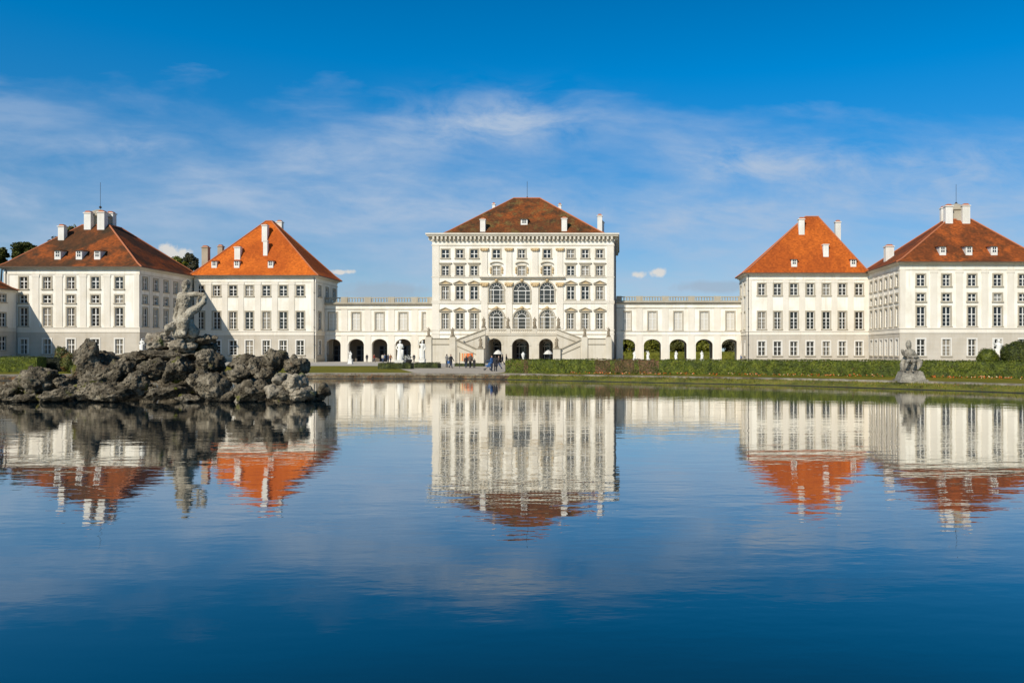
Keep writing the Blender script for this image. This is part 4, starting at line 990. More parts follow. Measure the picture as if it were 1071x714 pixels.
# ------------------------------------------------------------------ fountain statue and rocks
YF = 44.0
def Q2(x, y, d=0): p = P(x, y, YF); return V((p.x, YF + d, p.z))
o = empty('fountain_statue', (wx(190, YF), YF, wz(351, YF)), 'weathered stone figure with one arm stretched out, seated on top of the rock pile', 'statue')
cap = [(Q2(194,299.8), Q2(194.2,297.4), .215, .205), (Q2(194.6,296.1,.06), Q2(193.2,299,.12), .21, .19), (Q2(196,301.4,-.13), Q2(195.4,303.2,-.14), .10, .07), (Q2(196.8,299.6,-.17), Q2(197.2,300.8,-.19), .04, .045), (Q2(193.4,302.6), Q2(193.6,306.5), .14, .16),
       (Q2(189.9,309), Q2(198,308.6), .19, .19), (Q2(192,311), Q2(196,311.2), .29, .29), (Q2(194,312), Q2(193,323), .36, .28), (Q2(193,323), Q2(191.6,334), .28, .37), (Q2(189,337.5), Q2(195,338), .39, .40),
       (Q2(188.6,309), Q2(184.2,323,.12), .17, .135), (Q2(184.2,323,.12), Q2(182.6,333,.0), .135, .105), (Q2(182.6,333), Q2(186.4,338.5,-.3), .11, .10),
       (Q2(198.6,308.4), Q2(207.5,307.4,-.15), .17, .135), (Q2(207.5,307.4,-.15), Q2(214.8,309,-.2), .13, .11), (Q2(215.3,308.8,-.2), Q2(216.6,311.6,-.2), .13, .13),
       (Q2(216.4,311.2,-.2), Q2(215.4,316.5,-.25), .13, .15), (Q2(215.4,316.5,-.25), Q2(210.4,321.8,-.3), .16, .18), (Q2(210.4,321.8,-.3), Q2(203.4,326.4,-.35), .21, .25), (Q2(203.4,326.4,-.35), Q2(198.4,333,-.4), .25, .26),
       (Q2(208.6,321,-.25), Q2(209.6,313,-.25), .075, .06), (Q2(209.6,313,-.25), Q2(212,310,-.22), .06, .06),
       (Q2(191.4,338,-.15), Q2(200.6,336.2,-.7), .30, .22), (Q2(200.6,336.2,-.7), Q2(198,347.6,-.5), .21, .14), (Q2(198,348.4,-.5), Q2(200.8,349.8,-.75), .12, .09),
       (Q2(188.8,338.6,-.1), Q2(184,343.6,-.75), .30, .22), (Q2(184,343.6,-.75), Q2(179.6,349,-.45), .2, .13), (Q2(179.6,349.4,-.45), Q2(176,350.4,-.6), .12, .09),
       (Q2(184.5,348.8,.15), Q2(196,348.4,.15), .30, .36), (Q2(188,343,.25), Q2(194,342.4,.25), .36, .38), (Q2(196,340,-.1), Q2(202,347.4,.0), .32, .34), (Q2(186,341.5,-.35), Q2(190.6,349,-.4), .2, .24), (Q2(193,340,-.5), Q2(194,349.5,-.45), .13, .2)]
inst('figure', figure_mesh('fountain_figure', [(c[0] - o.location, c[1] - o.location, c[2], c[3]) for c in cap], M['statue'], .028, 1, .032), o)

def rock_mesh(name, rx, ry, rz, seed, rot=0, sub=4, m='rock', rough=1.0):
    bm = bmesh.new(); bmesh.ops.create_icosphere(bm, subdivisions=sub, radius=1)
    so = V((seed*13.7, seed*7.3, seed*3.1)); ca, sa = math.cos(rot), math.sin(rot)
    rr = random.Random(seed); planes = []
    for i in range(9):
        n = V((rr.gauss(0,1), rr.gauss(0,1), rr.gauss(0,1))).normalized(); planes.append((n, rr.uniform(.70, .95)))
    for v in bm.verts:
        p = v.co.copy()
        for n, dd in planes:
            k = p.dot(n)
            if k > dd: p -= n * (k - dd) * .85
        d = mnoise.fractal(p*1.3 + so, 1.0, 2.0, 3) * .28
        q = V((p.x*rx, p.y*ry, p.z*rz))
        cr = mnoise.voronoi(q*1.25 + so)[0]; d2 = min(.5, cr[1] - cr[0])
        d3 = mnoise.fractal(q*3.8 + so, .65, 2.1, 5)
        pit = max(0, mnoise.noise(q*5.5 + so*2) - .22)
        n = V((p.x/rx, p.y/ry, p.z/rz)).normalized()
        q = q * (1 + d) + n * rough * ((d2 - .22)*.32 + d3*.072 - pit*.22)
        v.co = V((q.x*ca - q.z*sa, q.y, q.x*sa + q.z*ca))
    me = bpy.data.meshes.new(name); bm.to_mesh(me); bm.free(); me.materials.append(M[m])
    me.polygons.foreach_set('use_smooth', [True]*len(me.polygons)); return me
rocks = [ # cx, cy, rx, ry, Y, depth, rot, label
 (7, 411.5, 13, 10, 42.2, .7, 5, 'low grey boulder at the picture edge, left end of the fountain pile'),
 (39, 400, 19, 16.5, 42.6, .9, 8, 'big rounded boulder behind the low slabs at the left end of the pile'),
 (27, 417, 17, 5.5, 41.3, .7, 4, 'flat slab lying at the water left of the slanting boulder'),
 (63, 413.5, 23, 7.5, 41.4, .8, 12, 'long slanting boulder at the water, rising towards the upright boulder'),
 (67, 400, 11, 7.5, 43.2, .7, -25, 'small boulder between the big rounded boulder and the upright boulder'),
 (93, 383, 12.5, 23.5, 42.9, .8, -6, 'tall upright boulder with rounded top, highest at left of the pile'),
 (111, 379, 12, 13, 44.0, .9, 40, 'slanting boulder leaning on the right of the tall upright boulder'),
 (104, 410, 27, 13, 41.8, 1.0, 3, 'broad pitted boulder at the water below the tall upright boulder'),
 (103, 396, 18, 12, 42.8, .9, 10, 'pitted boulder above the broad one at the foot of the upright boulder'),
 (146, 375, 17, 7, 44.3, 1.0, 8, 'flat ledge boulder left below the statue base'),
 (128, 387, 15, 11, 43.4, .9, 15, 'brownish boulder under the left ledge'),
 (143, 400, 10, 13, 42.0, .7, -8, 'pale upright boulder left of the dark cave'),
 (124, 412, 15, 8.5, 41.4, .8, 4, 'low boulder at the water left of the dark cave'),
 (164, 386, 14, 12, 43.2, .9, 20, 'rugged boulder over the dark cave, left one'),
 (187, 386, 12, 13.5, 43.0, .9, -12, 'rugged boulder over the dark cave, right one'),
 (168, 411, 16, 6.2, 41.6, .7, 10, 'mossy low boulder inside the mouth of the dark cave'),
 (185, 408, 8.5, 6.5, 42.2, .6, 0, 'small mossy boulder at the right inside the cave'),
 (197, 417, 10, 4.8, 41.4, .6, 2, 'small flat boulder at the water right of the cave'),
 (183, 371, 36, 6, 44.6, 1.6, 1, 'wide flat ledge under the statue base'),
 (222, 378, 14, 12, 43.6, 1.0, -10, 'boulder right below the overhanging ledge'),
 (226, 405, 14.5, 16, 41.8, .9, 6, 'large round boulder at the water right of the cave'),
 (210, 399, 9, 13, 42.6, .8, 10, 'mossy narrow boulder beside the large round one'),
 (256, 380, 15, 8.5, 43.6, .9, 8, 'flat topped boulder left of the pointed top boulder'),
 (253, 392, 11, 10, 42.6, .8, -15, 'mossy boulder under the flat topped one'),
 (270, 384, 10, 11, 43.2, .8, 30, 'leaning boulder between the flat topped and the pointed one'),
 (289, 376, 10.5, 13.5, 43.2, .8, 5, 'pointed boulder, highest at right of the pile'),
 (311, 382, 12, 9.5, 43.2, .8, -5, 'square boulder with flat top at the upper right end'),
 (264, 409.5, 17.5, 10.5, 41.6, .9, 2, 'wide grey boulder at the water right of the large round one'),
 (292, 397, 7, 7, 41.9, .6, 10, 'smallest whitish boulder in the right half of the pile'),
 (308.5, 402, 9, 13.5, 41.9, .7, -32, 'pale leaning boulder at the right end'),
 (287, 409, 8, 8.5, 41.5, .6, 0, 'pale boulder at the water below the whitish one'),
 (318, 412, 12, 6.5, 41.5, .7, 22, 'low pale boulder at the water near the right end'),
 (338, 409, 6, 7, 42.4, .5, -25, 'last small boulder at the right tip in the water'),
 (279, 393, 10, 9, 42.8, .8, 0, 'brown boulder left of the whitish one'),
 (299, 413, 9, 6, 41.4, .6, 5, 'rusty boulder at the water left of the low pale one'),
 (240, 415, 8, 5, 41.6, .6, 0, 'small boulder in the water between round and wide boulders'),
 (167, 358.5, 14, 10.5, 44.4, .9, 5, 'pitted block carrying the statue, left half'),
 (192, 361, 13, 10, 44.2, .9, -5, 'round faced block carrying the statue, right half'),
 (211, 355.5, 17, 4.2, 44.6, .8, 4, 'thin overhanging ledge right of the statue'),
 (216, 364, 10, 6, 45.4, .7, 0, 'shaded block under the overhanging ledge'),
 (126, 407, 36, 12, 48.5, 1.0, 0, 'large shaded core boulder behind the left half of the pile'),
 (200, 397, 34, 19, 49.0, 1.0, 0, 'large shaded core boulder behind the cave'),
 (283, 405, 34, 14, 48.5, 1.0, 0, 'large shaded core boulder behind the right half of the pile'),
 (50, 409, 40, 12, 44.2, 1.0, 0, 'low core boulder behind the left slabs'),
 (330, 417, 10, 4, 42.4, .6, 0, 'flat dark boulder awash before the right tip'),
]
for i, (cx, cy, rx, ry, Y, dp, rot, lab) in enumerate(rocks):
    s = Y / F; big = rx*s > 1.2
    pale = i in (28, 29, 30, 31, 36, 37)
    me = rock_mesh('boulder', rx*s*1.03, dp*1.0, ry*s*1.03, i + 1, R(rot), 5 if rx*ry > 70 else 4, 'rock_pale' if pale else 'rock', 1.0 if rx*s > .45 else .6)
    ob = inst('boulder', me, None, P(cx, cy, Y)); tag(ob, lab, 'boulder', 'boulders of the fountain pile')

# ------------------------------------------------------------------ pond, bank, ground
def catmull(pts, n=6):
    out = []; k = len(pts)
    for i in range(k):
        p0, p1, p2, p3 = (V((*pts[(i + d) % k], 0)) for d in (-1, 0, 1, 2))
        for j in range(n):
            t = j / n; out.append(.5*((2*p1) + (p2 - p0)*t + (2*p0 - 5*p1 + 4*p2 - p3)*t*t + (3*p1 - p0 - 3*p2 + p3)*t**3))
    return out
bank_pts = [(-104, 42), (-90, 58), (-75, 66.5), (-58, 72), (-45, 75.5), (-30, 77.3), (-17, 77), (-8, 73.2), (0, 68.8), (12, 62.4), (20.5, 55.6), (26.5, 50), (33, 41), (38, 28), (38, 12), (30, 4.5), (10, 3), (-10, 3), (-50, 3), (-90, 5), (-104, 20)]
loop = catmull(bank_pts, 8); K = len(loop); CT = V((-33, 38, 0))
nrm = []
for i in range(K):
    t = (loop[(i+1) % K] - loop[i-1]).normalized(); n = V((-t.y, t.x, 0))
    if n.dot(loop[i] - CT) < 0: n = -n
    nrm.append(n)
def run(p): 
    t = max(0, min(1, (p.x + 14) / 10)); return .25 + 1.5 * t if p.y > 20 else .25
runs = [run(p) for p in loop]
def ring(off, z, jit=0): return [(loop[i].x + nrm[i].x*(off(i)), loop[i].y + nrm[i].y*(off(i)), z + (random.uniform(-jit, jit) if jit else 0)) for i in range(K)]
def strip(mb, A, B, mi=0):
    for i in range(K): j = (i + 1) % K; mb.face([A[i], A[j], B[j], B[i]], mi if not callable(mi) else mi(i))
mb = MB(); r0 = ring(lambda i: 0, -.4); r1 = ring(lambda i: 0, .05)
strip(mb, r0, r1); tag(mb.build('pond_edging', M['wet']), kind='structure')
mb = MB(); r1b = ring(lambda i: -.01, .048); r2 = ring(lambda i: runs[i]*.5, .25, .03); r3 = ring(lambda i: runs[i] + .05, GZ - .12)
grassy = lambda i: 1 if runs[i] > .6 else 0
strip(mb, r1b, r2, grassy); strip(mb, r2, r3, grassy); tag(mb.build('pond_bank', [M['bankstone'], M['bankgrass']]), kind='structure')
mb = MB()
k0 = ring(lambda i: runs[i], GZ - .2); k1 = ring(lambda i: runs[i] - .03, GZ + .02); k2 = ring(lambda i: runs[i] + .42, GZ + .025); k3 = ring(lambda i: runs[i] + .42, GZ - .1)
for i in range(K):
    j = (i + 1) % K; zz = random.uniform(-.012, .012)
    up = lambda p: (p[0], p[1], p[2] + zz)
    mb.face([k0[i], k0[j], up(k1[j]), up(k1[i])]); mb.face([up(k1[i]), up(k1[j]), up(k2[j]), up(k2[i])]); mb.face([up(k2[i]), up(k2[j]), k3[j], k3[i]])
tag(mb.build('stone_kerb', M['kerb']), kind='structure')
mb = MB(); prev = ring(lambda i: runs[i] + .38, GZ)
for off in (3, 10, 30, 80, 200, 600, 2500):
    cur = [(CT.x + (p[0]-CT.x)*(1 + off/50), CT.y + (p[1]-CT.y)*(1 + off/50), GZ) for p in prev] if off > 30 else ring(lambda i: runs[i] + .38 + off*.6, GZ)
    strip(mb, prev, cur); prev = cur
tag(mb.build('lawn', M['lawn']), kind='structure')
mb = MB(); mb.face([(-112, -1, 0), (46, -1, 0), (46, 86, 0), (-112, 86, 0)]); tag(mb.build('water', M['water']), kind='structure')
def on_bank(i, t, k):                                        # k 0..1 from the water's edge to the kerb
    j = (i + 1) % K; p = loop[i].lerp(loop[j], t); n = nrm[i].lerp(nrm[j], t); r_ = runs[i]*(1 - t) + runs[j]*t
    z = .05 + .2*min(1, k*2) + (GZ - .12 - .25)*max(0, k*2 - 1)
    return V((p.x + n.x*r_*k, p.y + n.y*r_*k, z)), r_
rnd = random.Random(77); tf = MB(); lv = MB()
far_i = [i for i in range(K) if loop[i].y > 38]
for i in far_i:
    ln = (loop[(i+1) % K] - loop[i]).length
    if runs[i] > .6:
        for _ in range(int(ln*85)):
            k = rnd.random()**.8; p, r_ = on_bank(i, rnd.random(), k); h = rnd.uniform(.05, .14)*(1.5 if mnoise.noise(p*.8) > .1 else .8); a = rnd.uniform(0, 6.28); w_ = rnd.uniform(.02, .05)
            dx, dy = math.cos(a)*w_, math.sin(a)*w_; l = V((rnd.gauss(0, .04), rnd.gauss(0, .04) - .02, h))
            tf.face([p + V((-dx, -dy, -.02)), p + V((dx, dy, -.02)), p + l], 0 if rnd.random() < .75 else 1)
    for _ in range(int(ln*(16 if runs[i] > .6 else 26))):
        p, r_ = on_bank(i, rnd.random(), rnd.random()*1.25); p.z = max(p.z, .05) + (.03 if runs[i] > .6 else .05); p -= nrm[i]*(.03 if runs[i] < .6 else 0)
        leaf_quad(lv, p, rnd.uniform(.03, .07), rnd, rnd.choice((0, 0, 1, 2)), (0, -.5, 1))
tag(tf.build('grass_tufts', [M['bankgrass'], M['hedge']]), 'rough grass growing on the right bank slope above the water', 'grass', kind='stuff')
tag(lv.build('fallen_leaves', [plain('brown_leaf', (.16, .065, .025), .8, 0, .3), plain('orange_leaf', (.34, .12, .03), .8, 0, .3), plain('yellow_leaf', (.36, .25, .06), .8, 0, .3)]), 'fallen autumn leaves scattered along the pond bank', 'leaves', kind='stuff')
# path along the bank (left and centre), forecourt, gravel apron
mb = MB()
idx = [i for i in range(K) if loop[i].y > 40 and -100 < loop[i].x < -9]
for i in idx[:-1]:
    j = i + 1
    a = lambda i, o: (loop[i].x + nrm[i].x*(runs[i] + o), loop[i].y + nrm[i].y*(runs[i] + o), GZ + .004)
    mb.face([a(i, .43), a(j, .43), a(j, 2.6), a(i, 2.6)])
tag(mb.build('path', M['asphalt']), kind='structure')
mb = MB(); fc = [(-21.5, 79.9), (-13.2, 78.4), (-12.6, 80.5), (-11.8, 121), (-34, 121), (-29, 100)]
mb.face([(x, y, GZ + .008) for x, y in fc]); tag(mb.build('forecourt', M['asphalt']), kind='structure')
mb = MB(); mb.face([(-140, 119, GZ + .012), (110, 119, GZ + .012), (110, 190, GZ + .012), (-140, 190, GZ + .012)]); tag(mb.build('gravel_court', M['gravel']), kind='structure')

# ------------------------------------------------------------------ hedges and plants
def hedge(name, pts, width, h, mats, label, cat='hedge', group=None, dens=90, size=.07, mix=None, seed=1, z0=GZ):
    rnd = random.Random(seed); mb = MB(); pts = [V((p[0], p[1], 0)) for p in pts]
    L_ = 0; segs = []
    for a, b in zip(pts[:-1], pts[1:]): segs.append((a, b, L_)); L_ += (b - a).length
    for a, b, l0 in segs:
        d = (b - a).normalized(); n = V((-d.y, d.x, 0)); ln = (b - a).length; ns = max(1, int(ln / .5))
        def prof(t):
            c = a + d*t; wob = mnoise.noise(V((l0 + t, seed, 0))*.8)*.06
            f = lambda q, z: tuple(c + n*q + V((0, 0, z)))
            w2 = width/2 - .05
            return [f(-w2 - wob, z0), f(-w2 + wob, z0 + h*.9), f(-w2 + .1, z0 + h - .06 + wob), f(w2 - .1, z0 + h - .06 + wob), f(w2, z0 + h*.9), f(w2, z0)]
        P0 = prof(0)
        if l0 == 0: mb.face(P0)
        for i in range(ns):
            P1 = prof(ln*(i + 1)/ns); mi = mix(l0 + ln*i/ns, rnd) if mix else 0
            for q in range(5): mb.face([P0[q], P0[q+1], P1[q+1], P1[q]], mi)
            P0 = P1
        mb.face(P0)
        for i in range(int(ln * (2*h + width) * dens)):
            t = rnd.uniform(-.03, ln + .03); r_ = rnd.uniform(0, 2*h + width)
            if r_ < h*1.15: q, z, nn = -width/2, r_/1.15, -n
            elif r_ < 2*h*.9: q, z, nn = width/2, rnd.uniform(0, h), n
            else: q, z, nn = rnd.uniform(-width/2, width/2), h, V((0,0,1))
            if t < .02 or t > ln - .02: q = rnd.uniform(-width/2, width/2); z = rnd.uniform(0, h)
            wob = mnoise.noise(V((l0 + t, z*1.5, seed))*1.1)*.09
            c = a + d*t + n*q + nn*(wob + rnd.gauss(0, .025)) + V((0, 0, z0 + z + (rnd.gauss(0, .03) if z >= h else 0)))
            leaf_quad(mb, c, size*rnd.uniform(.6, 1.3), rnd, mix(l0 + t, rnd) if mix else 0, nn)
    o = mb.build(name, mats); return tag(o, label, cat, group)
Yh0 = 79.5
def redmix(t, r):
    return 1 if (r.random() < .75 and 9.8 < t < 16) or (t < 3 and r.random() < .35) or r.random() < .015 else 0
hp = [(wx(530.3, 79.5), 80.0), (wx(640, 76.5), 76.6), (wx(760, 73), 73.2), (wx(880, 69), 69.2), (wx(1000, 65), 65.2), (wx(1120, 61), 61)]
hedge('hedge', hp, 1.3, 1.42, [M['hedge'], M['hedge_red']], 'long clipped green hedge with reddish patches behind the right bank', mix=redmix, dens=95)
hedge('hedge', [(wx(-60, 83), 84), (wx(43.5, 83), 83)], 1.3, 1.66, [M['hedge']], 'sunlit clipped hedge at the left edge behind the boulders', seed=4, dens=80)
hedge('hedge', [(wx(43.5, 85), 85.0), (wx(66, 85), 85.0)], 1.2, 1.55, [M['hedge_shade']], 'hedge block coloured near black as shade, right of the sunlit left hedge', seed=5, dens=80)
# flower ribbon along the right hedge
mb = MB(); rnd = random.Random(11)
for a, b in zip(hp[:-1], hp[1:]):
    a = V((*a, 0)); b = V((*b, 0)); ln = (b - a).length; d = (b - a).normalized(); n = V((d.y, -d.x, 0)); n = n if n.y < 0 else -n
    for i in range(int(ln * 26)):
        t = rnd.uniform(0, ln); c = a + d*t + n*(1.25 + rnd.gauss(0, .12)) + V((0, 0, GZ + abs(rnd.gauss(.12, .06))))
        patch = mnoise.noise(V((c.x*.9, c.y*.9, 3)))
        if c.x < -5 : continue
        if patch < -.15 and rnd.random() < .8: mi = 2
        else: mi = 0 if rnd.random() < .6 else (1 if rnd.random() < .7 else 2)
        leaf_quad(mb, c, rnd.uniform(.05, .085), rnd, mi)
        leaf_quad(mb, c - V((0, 0, .07)), .07, rnd, 2)
m_fo = plain('orange_petals', (.80, .15, .02), .6, 0, .15); m_fw = plain('cream_petals', (.80, .55, .30), .6, 0, .15)
tag(mb.build('flower_border', [m_fo, m_fw, M['hedge']]), 'thin border of orange and cream flowers along the right hedge foot', 'flowers', kind='stuff')
def bush(name, x, ytop, rxp, Y, hgt, label, mats, n=2600, size=.075, flat=False, seed=1, z0=GZ, squash=1.0, cat='bush', group=None):
    rnd = random.Random(seed); mb = MB(); X = wx(x, Y); rx = rxp*Y/F
    bm = bmesh.new(); bmesh.ops.create_icosphere(bm, subdivisions=3, radius=1)
    def shape(p):
        k = 1 + mnoise.noise(p*1.7 + V((seed*5.1, 0, 0)))*.26
        z = p.z
        if flat: z = math.copysign(min(abs(z)*1.3, .92), z); p = V((p.x*1.25, p.y*1.25, 0)).normalized()*min(1, V((p.x, p.y, 0)).length*1.5) if V((p.x,p.y,0)).length > 0 else p
        return V((X + p.x*rx*k, Y + p.y*rx*squash*k, z0 + hgt*.5 + z*hgt*.5*k))
    base = len(mb.v); vs = [shape(v.co*.93) for v in bm.verts]
    mb.v.extend([tuple(v) for v in vs]); 
    for f in bm.faces: mb.f.append(tuple(base + v.index for v in f.verts)); mb.m.append(0)
    bm.free()
    for i in range(n):
        d = V((rnd.gauss(0,1), rnd.gauss(0,1), rnd.gauss(0,1))).normalized(); leaf_quad(mb, shape(d*rnd.uniform(.94, 1.05)), size*rnd.uniform(.6, 1.3), rnd, 0 if len(mats) == 1 or rnd.random() < .7 else 1, d)
    o = mb.build(name, mats, None, off=(X, Y, z0)); return tag(o, label, cat, group)
bush('bush', 73, 370, 8.2, 81, 2.0, 'round bush with reddening leaves at the right end of the dark hedge', [M['ivy']], 2200, .07, seed=21)
bush('bush', 64, 360, 6.5, 100, 2.8, 'brown and green cone bush in front of the left pavilion', [M['ivy'], M['tree4']], 1800, .08, seed=22)
bush('bush', 1033, 361, 10.5, 92, 2.55, 'smaller clipped bush left of the white statue at right', [M['hedge']], 2600, .08, False, seed=23)
bush('bush', 1062, 353, 14, 90, 3.45, 'tall dark clipped bush right of the white statue', [M['box'], M['hedge']], 5200, .09, False, seed=24)
bush('bush', 1092, 351, 13, 89, 3.8, 'tall clipped bush cut by the right picture edge', [M['box']], 3500, .09, False, seed=25)
bush('shrub', 82, 388, 8, 79.6, .9, 'low bright shrub at the bank behind the upright boulder', [M['hedge']], 900, .06, seed=26)
g = 'low box hedges beside the forecourt'
hedge('low_hedge', [(wx(396, 98), 98.5), (wx(431, 98), 98)], 1.3, .75, [M['box']], 'low dark box hedge at the forecourt edge, below the white statues', 'hedge', g, 110, .07, seed=31)
hedge('low_hedge', [(wx(434, 103), 103.5), (wx(459.5, 103), 103)], 1.3, .72, [M['box']], 'low dark box hedge left of the grey jacket visitor', 'hedge', g, 110, .07, seed=32)
hedge('low_hedge', [(wx(476, 116), 116), (wx(507, 116), 116)], 1.0, .45, [M['box']], 'thin low hedge behind the orange banner', 'hedge', g, 90, .07, seed=33)

# ------------------------------------------------------------------ trees
def tree(x, ytop, rxp, Y, label, lm, n=2600, seed=1, size=.42, clumps=26, ybot=None, group='trees behind the palace'):
    rnd = random.Random(seed); X = wx(x, Y); zt = wz(ytop, Y); rx = rxp*Y/F
    zb = wz(ybot, Y) if ybot else max(GZ + 2.0, zt - rx*2.2); zc = (zt + zb)/2; rz = (zt - zb)/2
    o = empty('tree', (X, Y, GZ), label, 'tree', group)
    t = MB(); h = zc - GZ
    t.capsule((X, Y, GZ - .2), (X + rnd.uniform(-.3,.3), Y, GZ + h*.7), .38, .26, 8)
    cl = []
    for i in range(clumps):
        d = V((rnd.gauss(0,1), rnd.gauss(0,1), rnd.gauss(0,1))).normalized() * rnd.uniform(.35, .85)
        cl.append((V((X + d.x*rx, Y + d.y*rx, zc + d.z*rz)), rnd.uniform(.20, .38)))
    for c, r_ in cl[:10]: t.capsule((X, Y, GZ + h*.6), c, .16, .04, 6)
    t.build('trunk', M['bark'], o)
    mb = MB()
    for i in range(n):
        c, r_ = cl[rnd.randrange(len(cl))]
        d = V((rnd.gauss(0,1), rnd.gauss(0,1), rnd.gauss(0,1))).normalized() * (rnd.random()**.4)
        p = c + V((d.x*r_*rx, d.y*r_*rx, d.z*r_*rz))
        leaf_quad(mb, p, size*rnd.uniform(.5, 1.2), rnd, 0, d)
    mb.build('crown', M[lm], o)
tree(0, 257, 11, 205, 'dark leafy tree at the picture edge above the wing roof', 'tree1', 4500, 41)
tree(26, 250, 13, 205, 'round green tree left of the streaky brown roof', 'tree1', 5500, 42)
tree(84, 236, 29, 215, 'large tree rising behind the chimneys of the left brown roof', 'tree2', 15000, 43, .5, 70)
tree(183, 266, 12, 215, 'green tree in the gap between the two left roofs', 'tree3', 2600, 44)
tree(199, 264, 11, 222, 'brownish tree in the gap beside the bright orange roof', 'tree4', 2600, 45)
for i, (x, yt, rr, Y, lm, lab) in enumerate(((655, 342, 14, 256, 'tree3', 'bright green tree seen through the first open arch'), (682, 341, 14, 258, 'tree3', 'bright green tree seen through the second open arch'), (709, 343, 14, 256, 'tree2', 'green tree seen through the third open arch'), (736, 342, 14, 258, 'tree3', 'green tree seen through the fourth open arch'), (764, 344, 14, 250, 'tree4', 'grey brown tree seen through the fifth open arch'))):
    tree(x, yt, rr, Y, lab, lm, 8000, 50 + i, .45, 40, 377.5, 'trees behind the open arcade')
hedge('hedge', [(wx(630, 246), 246), (wx(790, 246), 246)], 2, 2.2, [M['tree3']], 'bright hedge in the park seen through the open arches', 'hedge', None, 14, .2, seed=60)

# ------------------------------------------------------------------ sky, sun, camera
AZ, EL = R(26), R(36)
sun_dir = V((math.sin(AZ)*math.cos(EL), math.cos(AZ)*math.cos(EL), -math.sin(EL)))
ld = bpy.data.lights.new('sun', 'SUN'); ld.energy = 4.75; ld.angle = R(.5); ld.color = (1.0, .935, .82)
so = bpy.data.objects.new('sun', ld); COL.objects.link(so); so.rotation_euler = sun_dir.to_track_quat('-Z', 'Y').to_euler(); so.location = (-60, -80, 90)

w = bpy.data.worlds.new('World'); scene.world = w; w.use_nodes = True; nt = w.node_tree; bgn = nt.nodes['Background']
sky = nt.nodes.new('ShaderNodeTexSky'); sky.sky_type = 'NISHITA'; sky.sun_disc = False; sky.sun_elevation = EL; sky.sun_rotation = math.pi + AZ
sky.altitude = 500; sky.air_density = 1.0; sky.dust_density = .4; sky.ozone_density = 2.0
tc = nt.nodes.new('ShaderNodeTexCoord'); sp = nt.nodes.new('ShaderNodeSeparateXYZ'); L(nt, tc.outputs['Generated'], sp.inputs[0])
ay = math_(nt, 'MAXIMUM', math_(nt, 'ABSOLUTE', sp.outputs[1]), .05)
p_ = math_(nt, 'DIVIDE', sp.outputs[0], ay); q_ = math_(nt, 'DIVIDE', sp.outputs[2], ay)      # tangents of azimuth and elevation
# deepen the blue with height
el_ = math_(nt, 'MAXIMUM', sp.outputs[2], 0.0)
tint = ramp(nt, el_, [(0, (.58, .76, .88)), (.10, (.50, .74, .92)), (.22, (.16, .76, 1.12)), (.34, (.0, .85, 1.34)), (.42, (.0, .78, 1.25)), (.60, (.02, .45, .8))])
skyc = mixc(nt, 1.0, sky.outputs[0], tint, 'MULTIPLY')
def vec2(a, b, sa, sb, oa=0, ob=0):
    c = nt.nodes.new('ShaderNodeCombineXYZ'); L(nt, math_(nt, 'MULTIPLY_ADD', a, sa, oa), c.inputs[0]); L(nt, math_(nt, 'MULTIPLY_ADD', b, sb, ob), c.inputs[1]); return c.outputs[0]
tilt = math_(nt, 'MULTIPLY_ADD', p_, .06, q_)
st1 = noi(nt, vec2(p_, tilt, 4.2, 15, 1.7, 4.2), 1.0, 8, .58, .25)
st2 = noi(nt, vec2(p_, tilt, 9.0, 36, 9.1, 2.0), 1.0, 6, .60, .5)
low = noi(nt, vec2(p_, q_, 1.5, 2.5, 3.3, 0), 1.0, 3, .5)
# the veil of cirrus: fades out above about 20 degrees
edge = math_(nt, 'ADD', math_(nt, 'SUBTRACT', .325, q_), math_(nt, 'ADD', math_(nt, 'MULTIPLY', math_(nt, 'SUBTRACT', low, .5), .22), math_(nt, 'MULTIPLY', math_(nt, 'SUBTRACT', st1, .5), .16)))
edge = math_(nt, 'MULTIPLY_ADD', p_, -.05, edge)
veil = ramp(nt, edge, [(.0, 0), (.05, .45), (.16, 1.0)])
wisp = ramp(nt, math_(nt, 'ADD', math_(nt, 'MULTIPLY', st1, .78), math_(nt, 'MULTIPLY', st2, .22)), [(.36, .22), (.50, .55), (.62, .95)])
dens = math_(nt, 'MULTIPLY', math_(nt, 'MULTIPLY', math_(nt, 'MULTIPLY', veil, math_(nt, 'GREATER_THAN', sp.outputs[1], 0.0)), wisp), .80)
def blob(px, py, rx, ry):
    a = math_(nt, 'DIVIDE', math_(nt, 'SUBTRACT', p_, (px - PX)/F), rx/F); b = math_(nt, 'DIVIDE', math_(nt, 'SUBTRACT', q_, (PY - py)/F), ry/F)
    return math_(nt, 'POWER', 2.718, math_(nt, 'MULTIPLY', math_(nt, 'ADD', math_(nt, 'MULTIPLY', a, a), math_(nt, 'MULTIPLY', b, b)), -1.0))
wn_ = noi(nt, vec2(p_, tilt, 10, 22, 5, 1), 1.0, 8, .64, .5)
wq = ramp(nt, wn_, [(.38, 0), (.66, 1)])
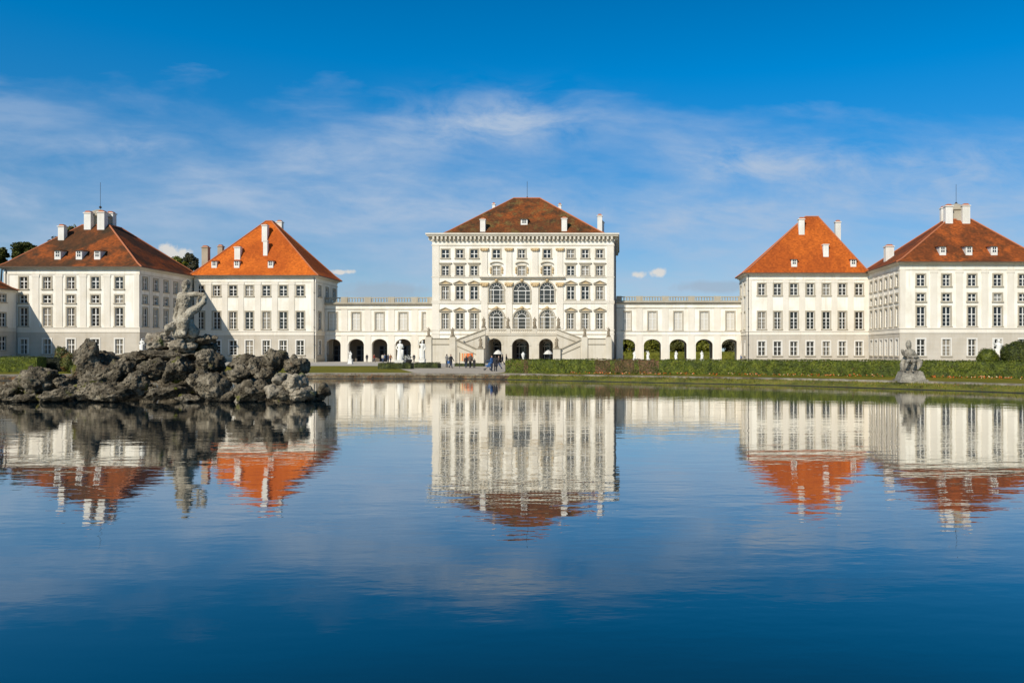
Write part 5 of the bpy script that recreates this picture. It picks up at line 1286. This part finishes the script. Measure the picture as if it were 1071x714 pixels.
for bx, by, brx, bry, amt in ((520, 126, 95, 26, .80), (790, 165, 75, 20, .5), (960, 178, 150, 30, .5), (350, 158, 90, 24, .3), (90, 165, 110, 26, .22), (430, 215, 140, 34, .30), (700, 225, 160, 34, .28), (150, 150, 60, 10, .25)):
    dens = math_(nt, 'ADD', dens, math_(nt, 'MULTIPLY', math_(nt, 'MULTIPLY', blob(bx, by, brx, bry), wq), amt))
dens = math_(nt, 'MINIMUM', dens, .92)
skyc = mixc(nt, dens, skyc, (4.3, 5.4, 7.0))
# small cumulus low over the roofs
cn = noi(nt, vec2(p_, q_, 70, 70, 0, 0), 1.0, 7, .62)
puff = None
for bx, by, brx, bry in ((182, 268, 18, 14), (176, 261, 12, 8), (190, 264, 11, 7), (668, 287, 9, 5), (689, 285.5, 10, 6), (353, 284.5, 12, 3), (366, 284, 9, 3)):
    b = blob(bx, by, brx, bry); puff = b if puff is None else math_(nt, 'MAXIMUM', puff, b)
pm = ramp(nt, math_(nt, 'ADD', puff, math_(nt, 'MULTIPLY', math_(nt, 'SUBTRACT', cn, .5), 1.6)), [(.42, 0), (.85, .95)])
skyc = mixc(nt, math_(nt, 'MULTIPLY', pm, .9), skyc, (7.6, 7.2, 6.6))
gb = math_(nt, 'ADD', math_(nt, 'MAXIMUM', blob(400, 305, 60, 13), blob(750, 300, 55, 8)), math_(nt, 'MULTIPLY', math_(nt, 'SUBTRACT', cn, .5), .7))
skyc = mixc(nt, ramp(nt, gb, [(.4, 0), (.8, .55)]), skyc, (3.4, 4.2, 5.2))
L(nt, skyc, bgn.inputs['Color']); bgn.inputs['Strength'].default_value = .10

cd = bpy.data.cameras.new('camera'); cam = bpy.data.objects.new('camera', cd); COL.objects.link(cam)
cam.location = (0, 0, HC); cam.rotation_euler = (R(90), 0, 0); cd.sensor_width = 36; cd.lens = F/1071*36
cd.shift_x = -(PX - 535.5)/1071; cd.shift_y = (PY - 357)/1071; cd.clip_end = 6000
scene.camera = cam
vs = scene.view_settings; vs.view_transform = 'Standard'; vs.look = 'None'; vs.exposure = 0; vs.gamma = 1; vs.use_curve_mapping = False
scene.cycles.max_bounces = 6; scene.cycles.use_denoising = True
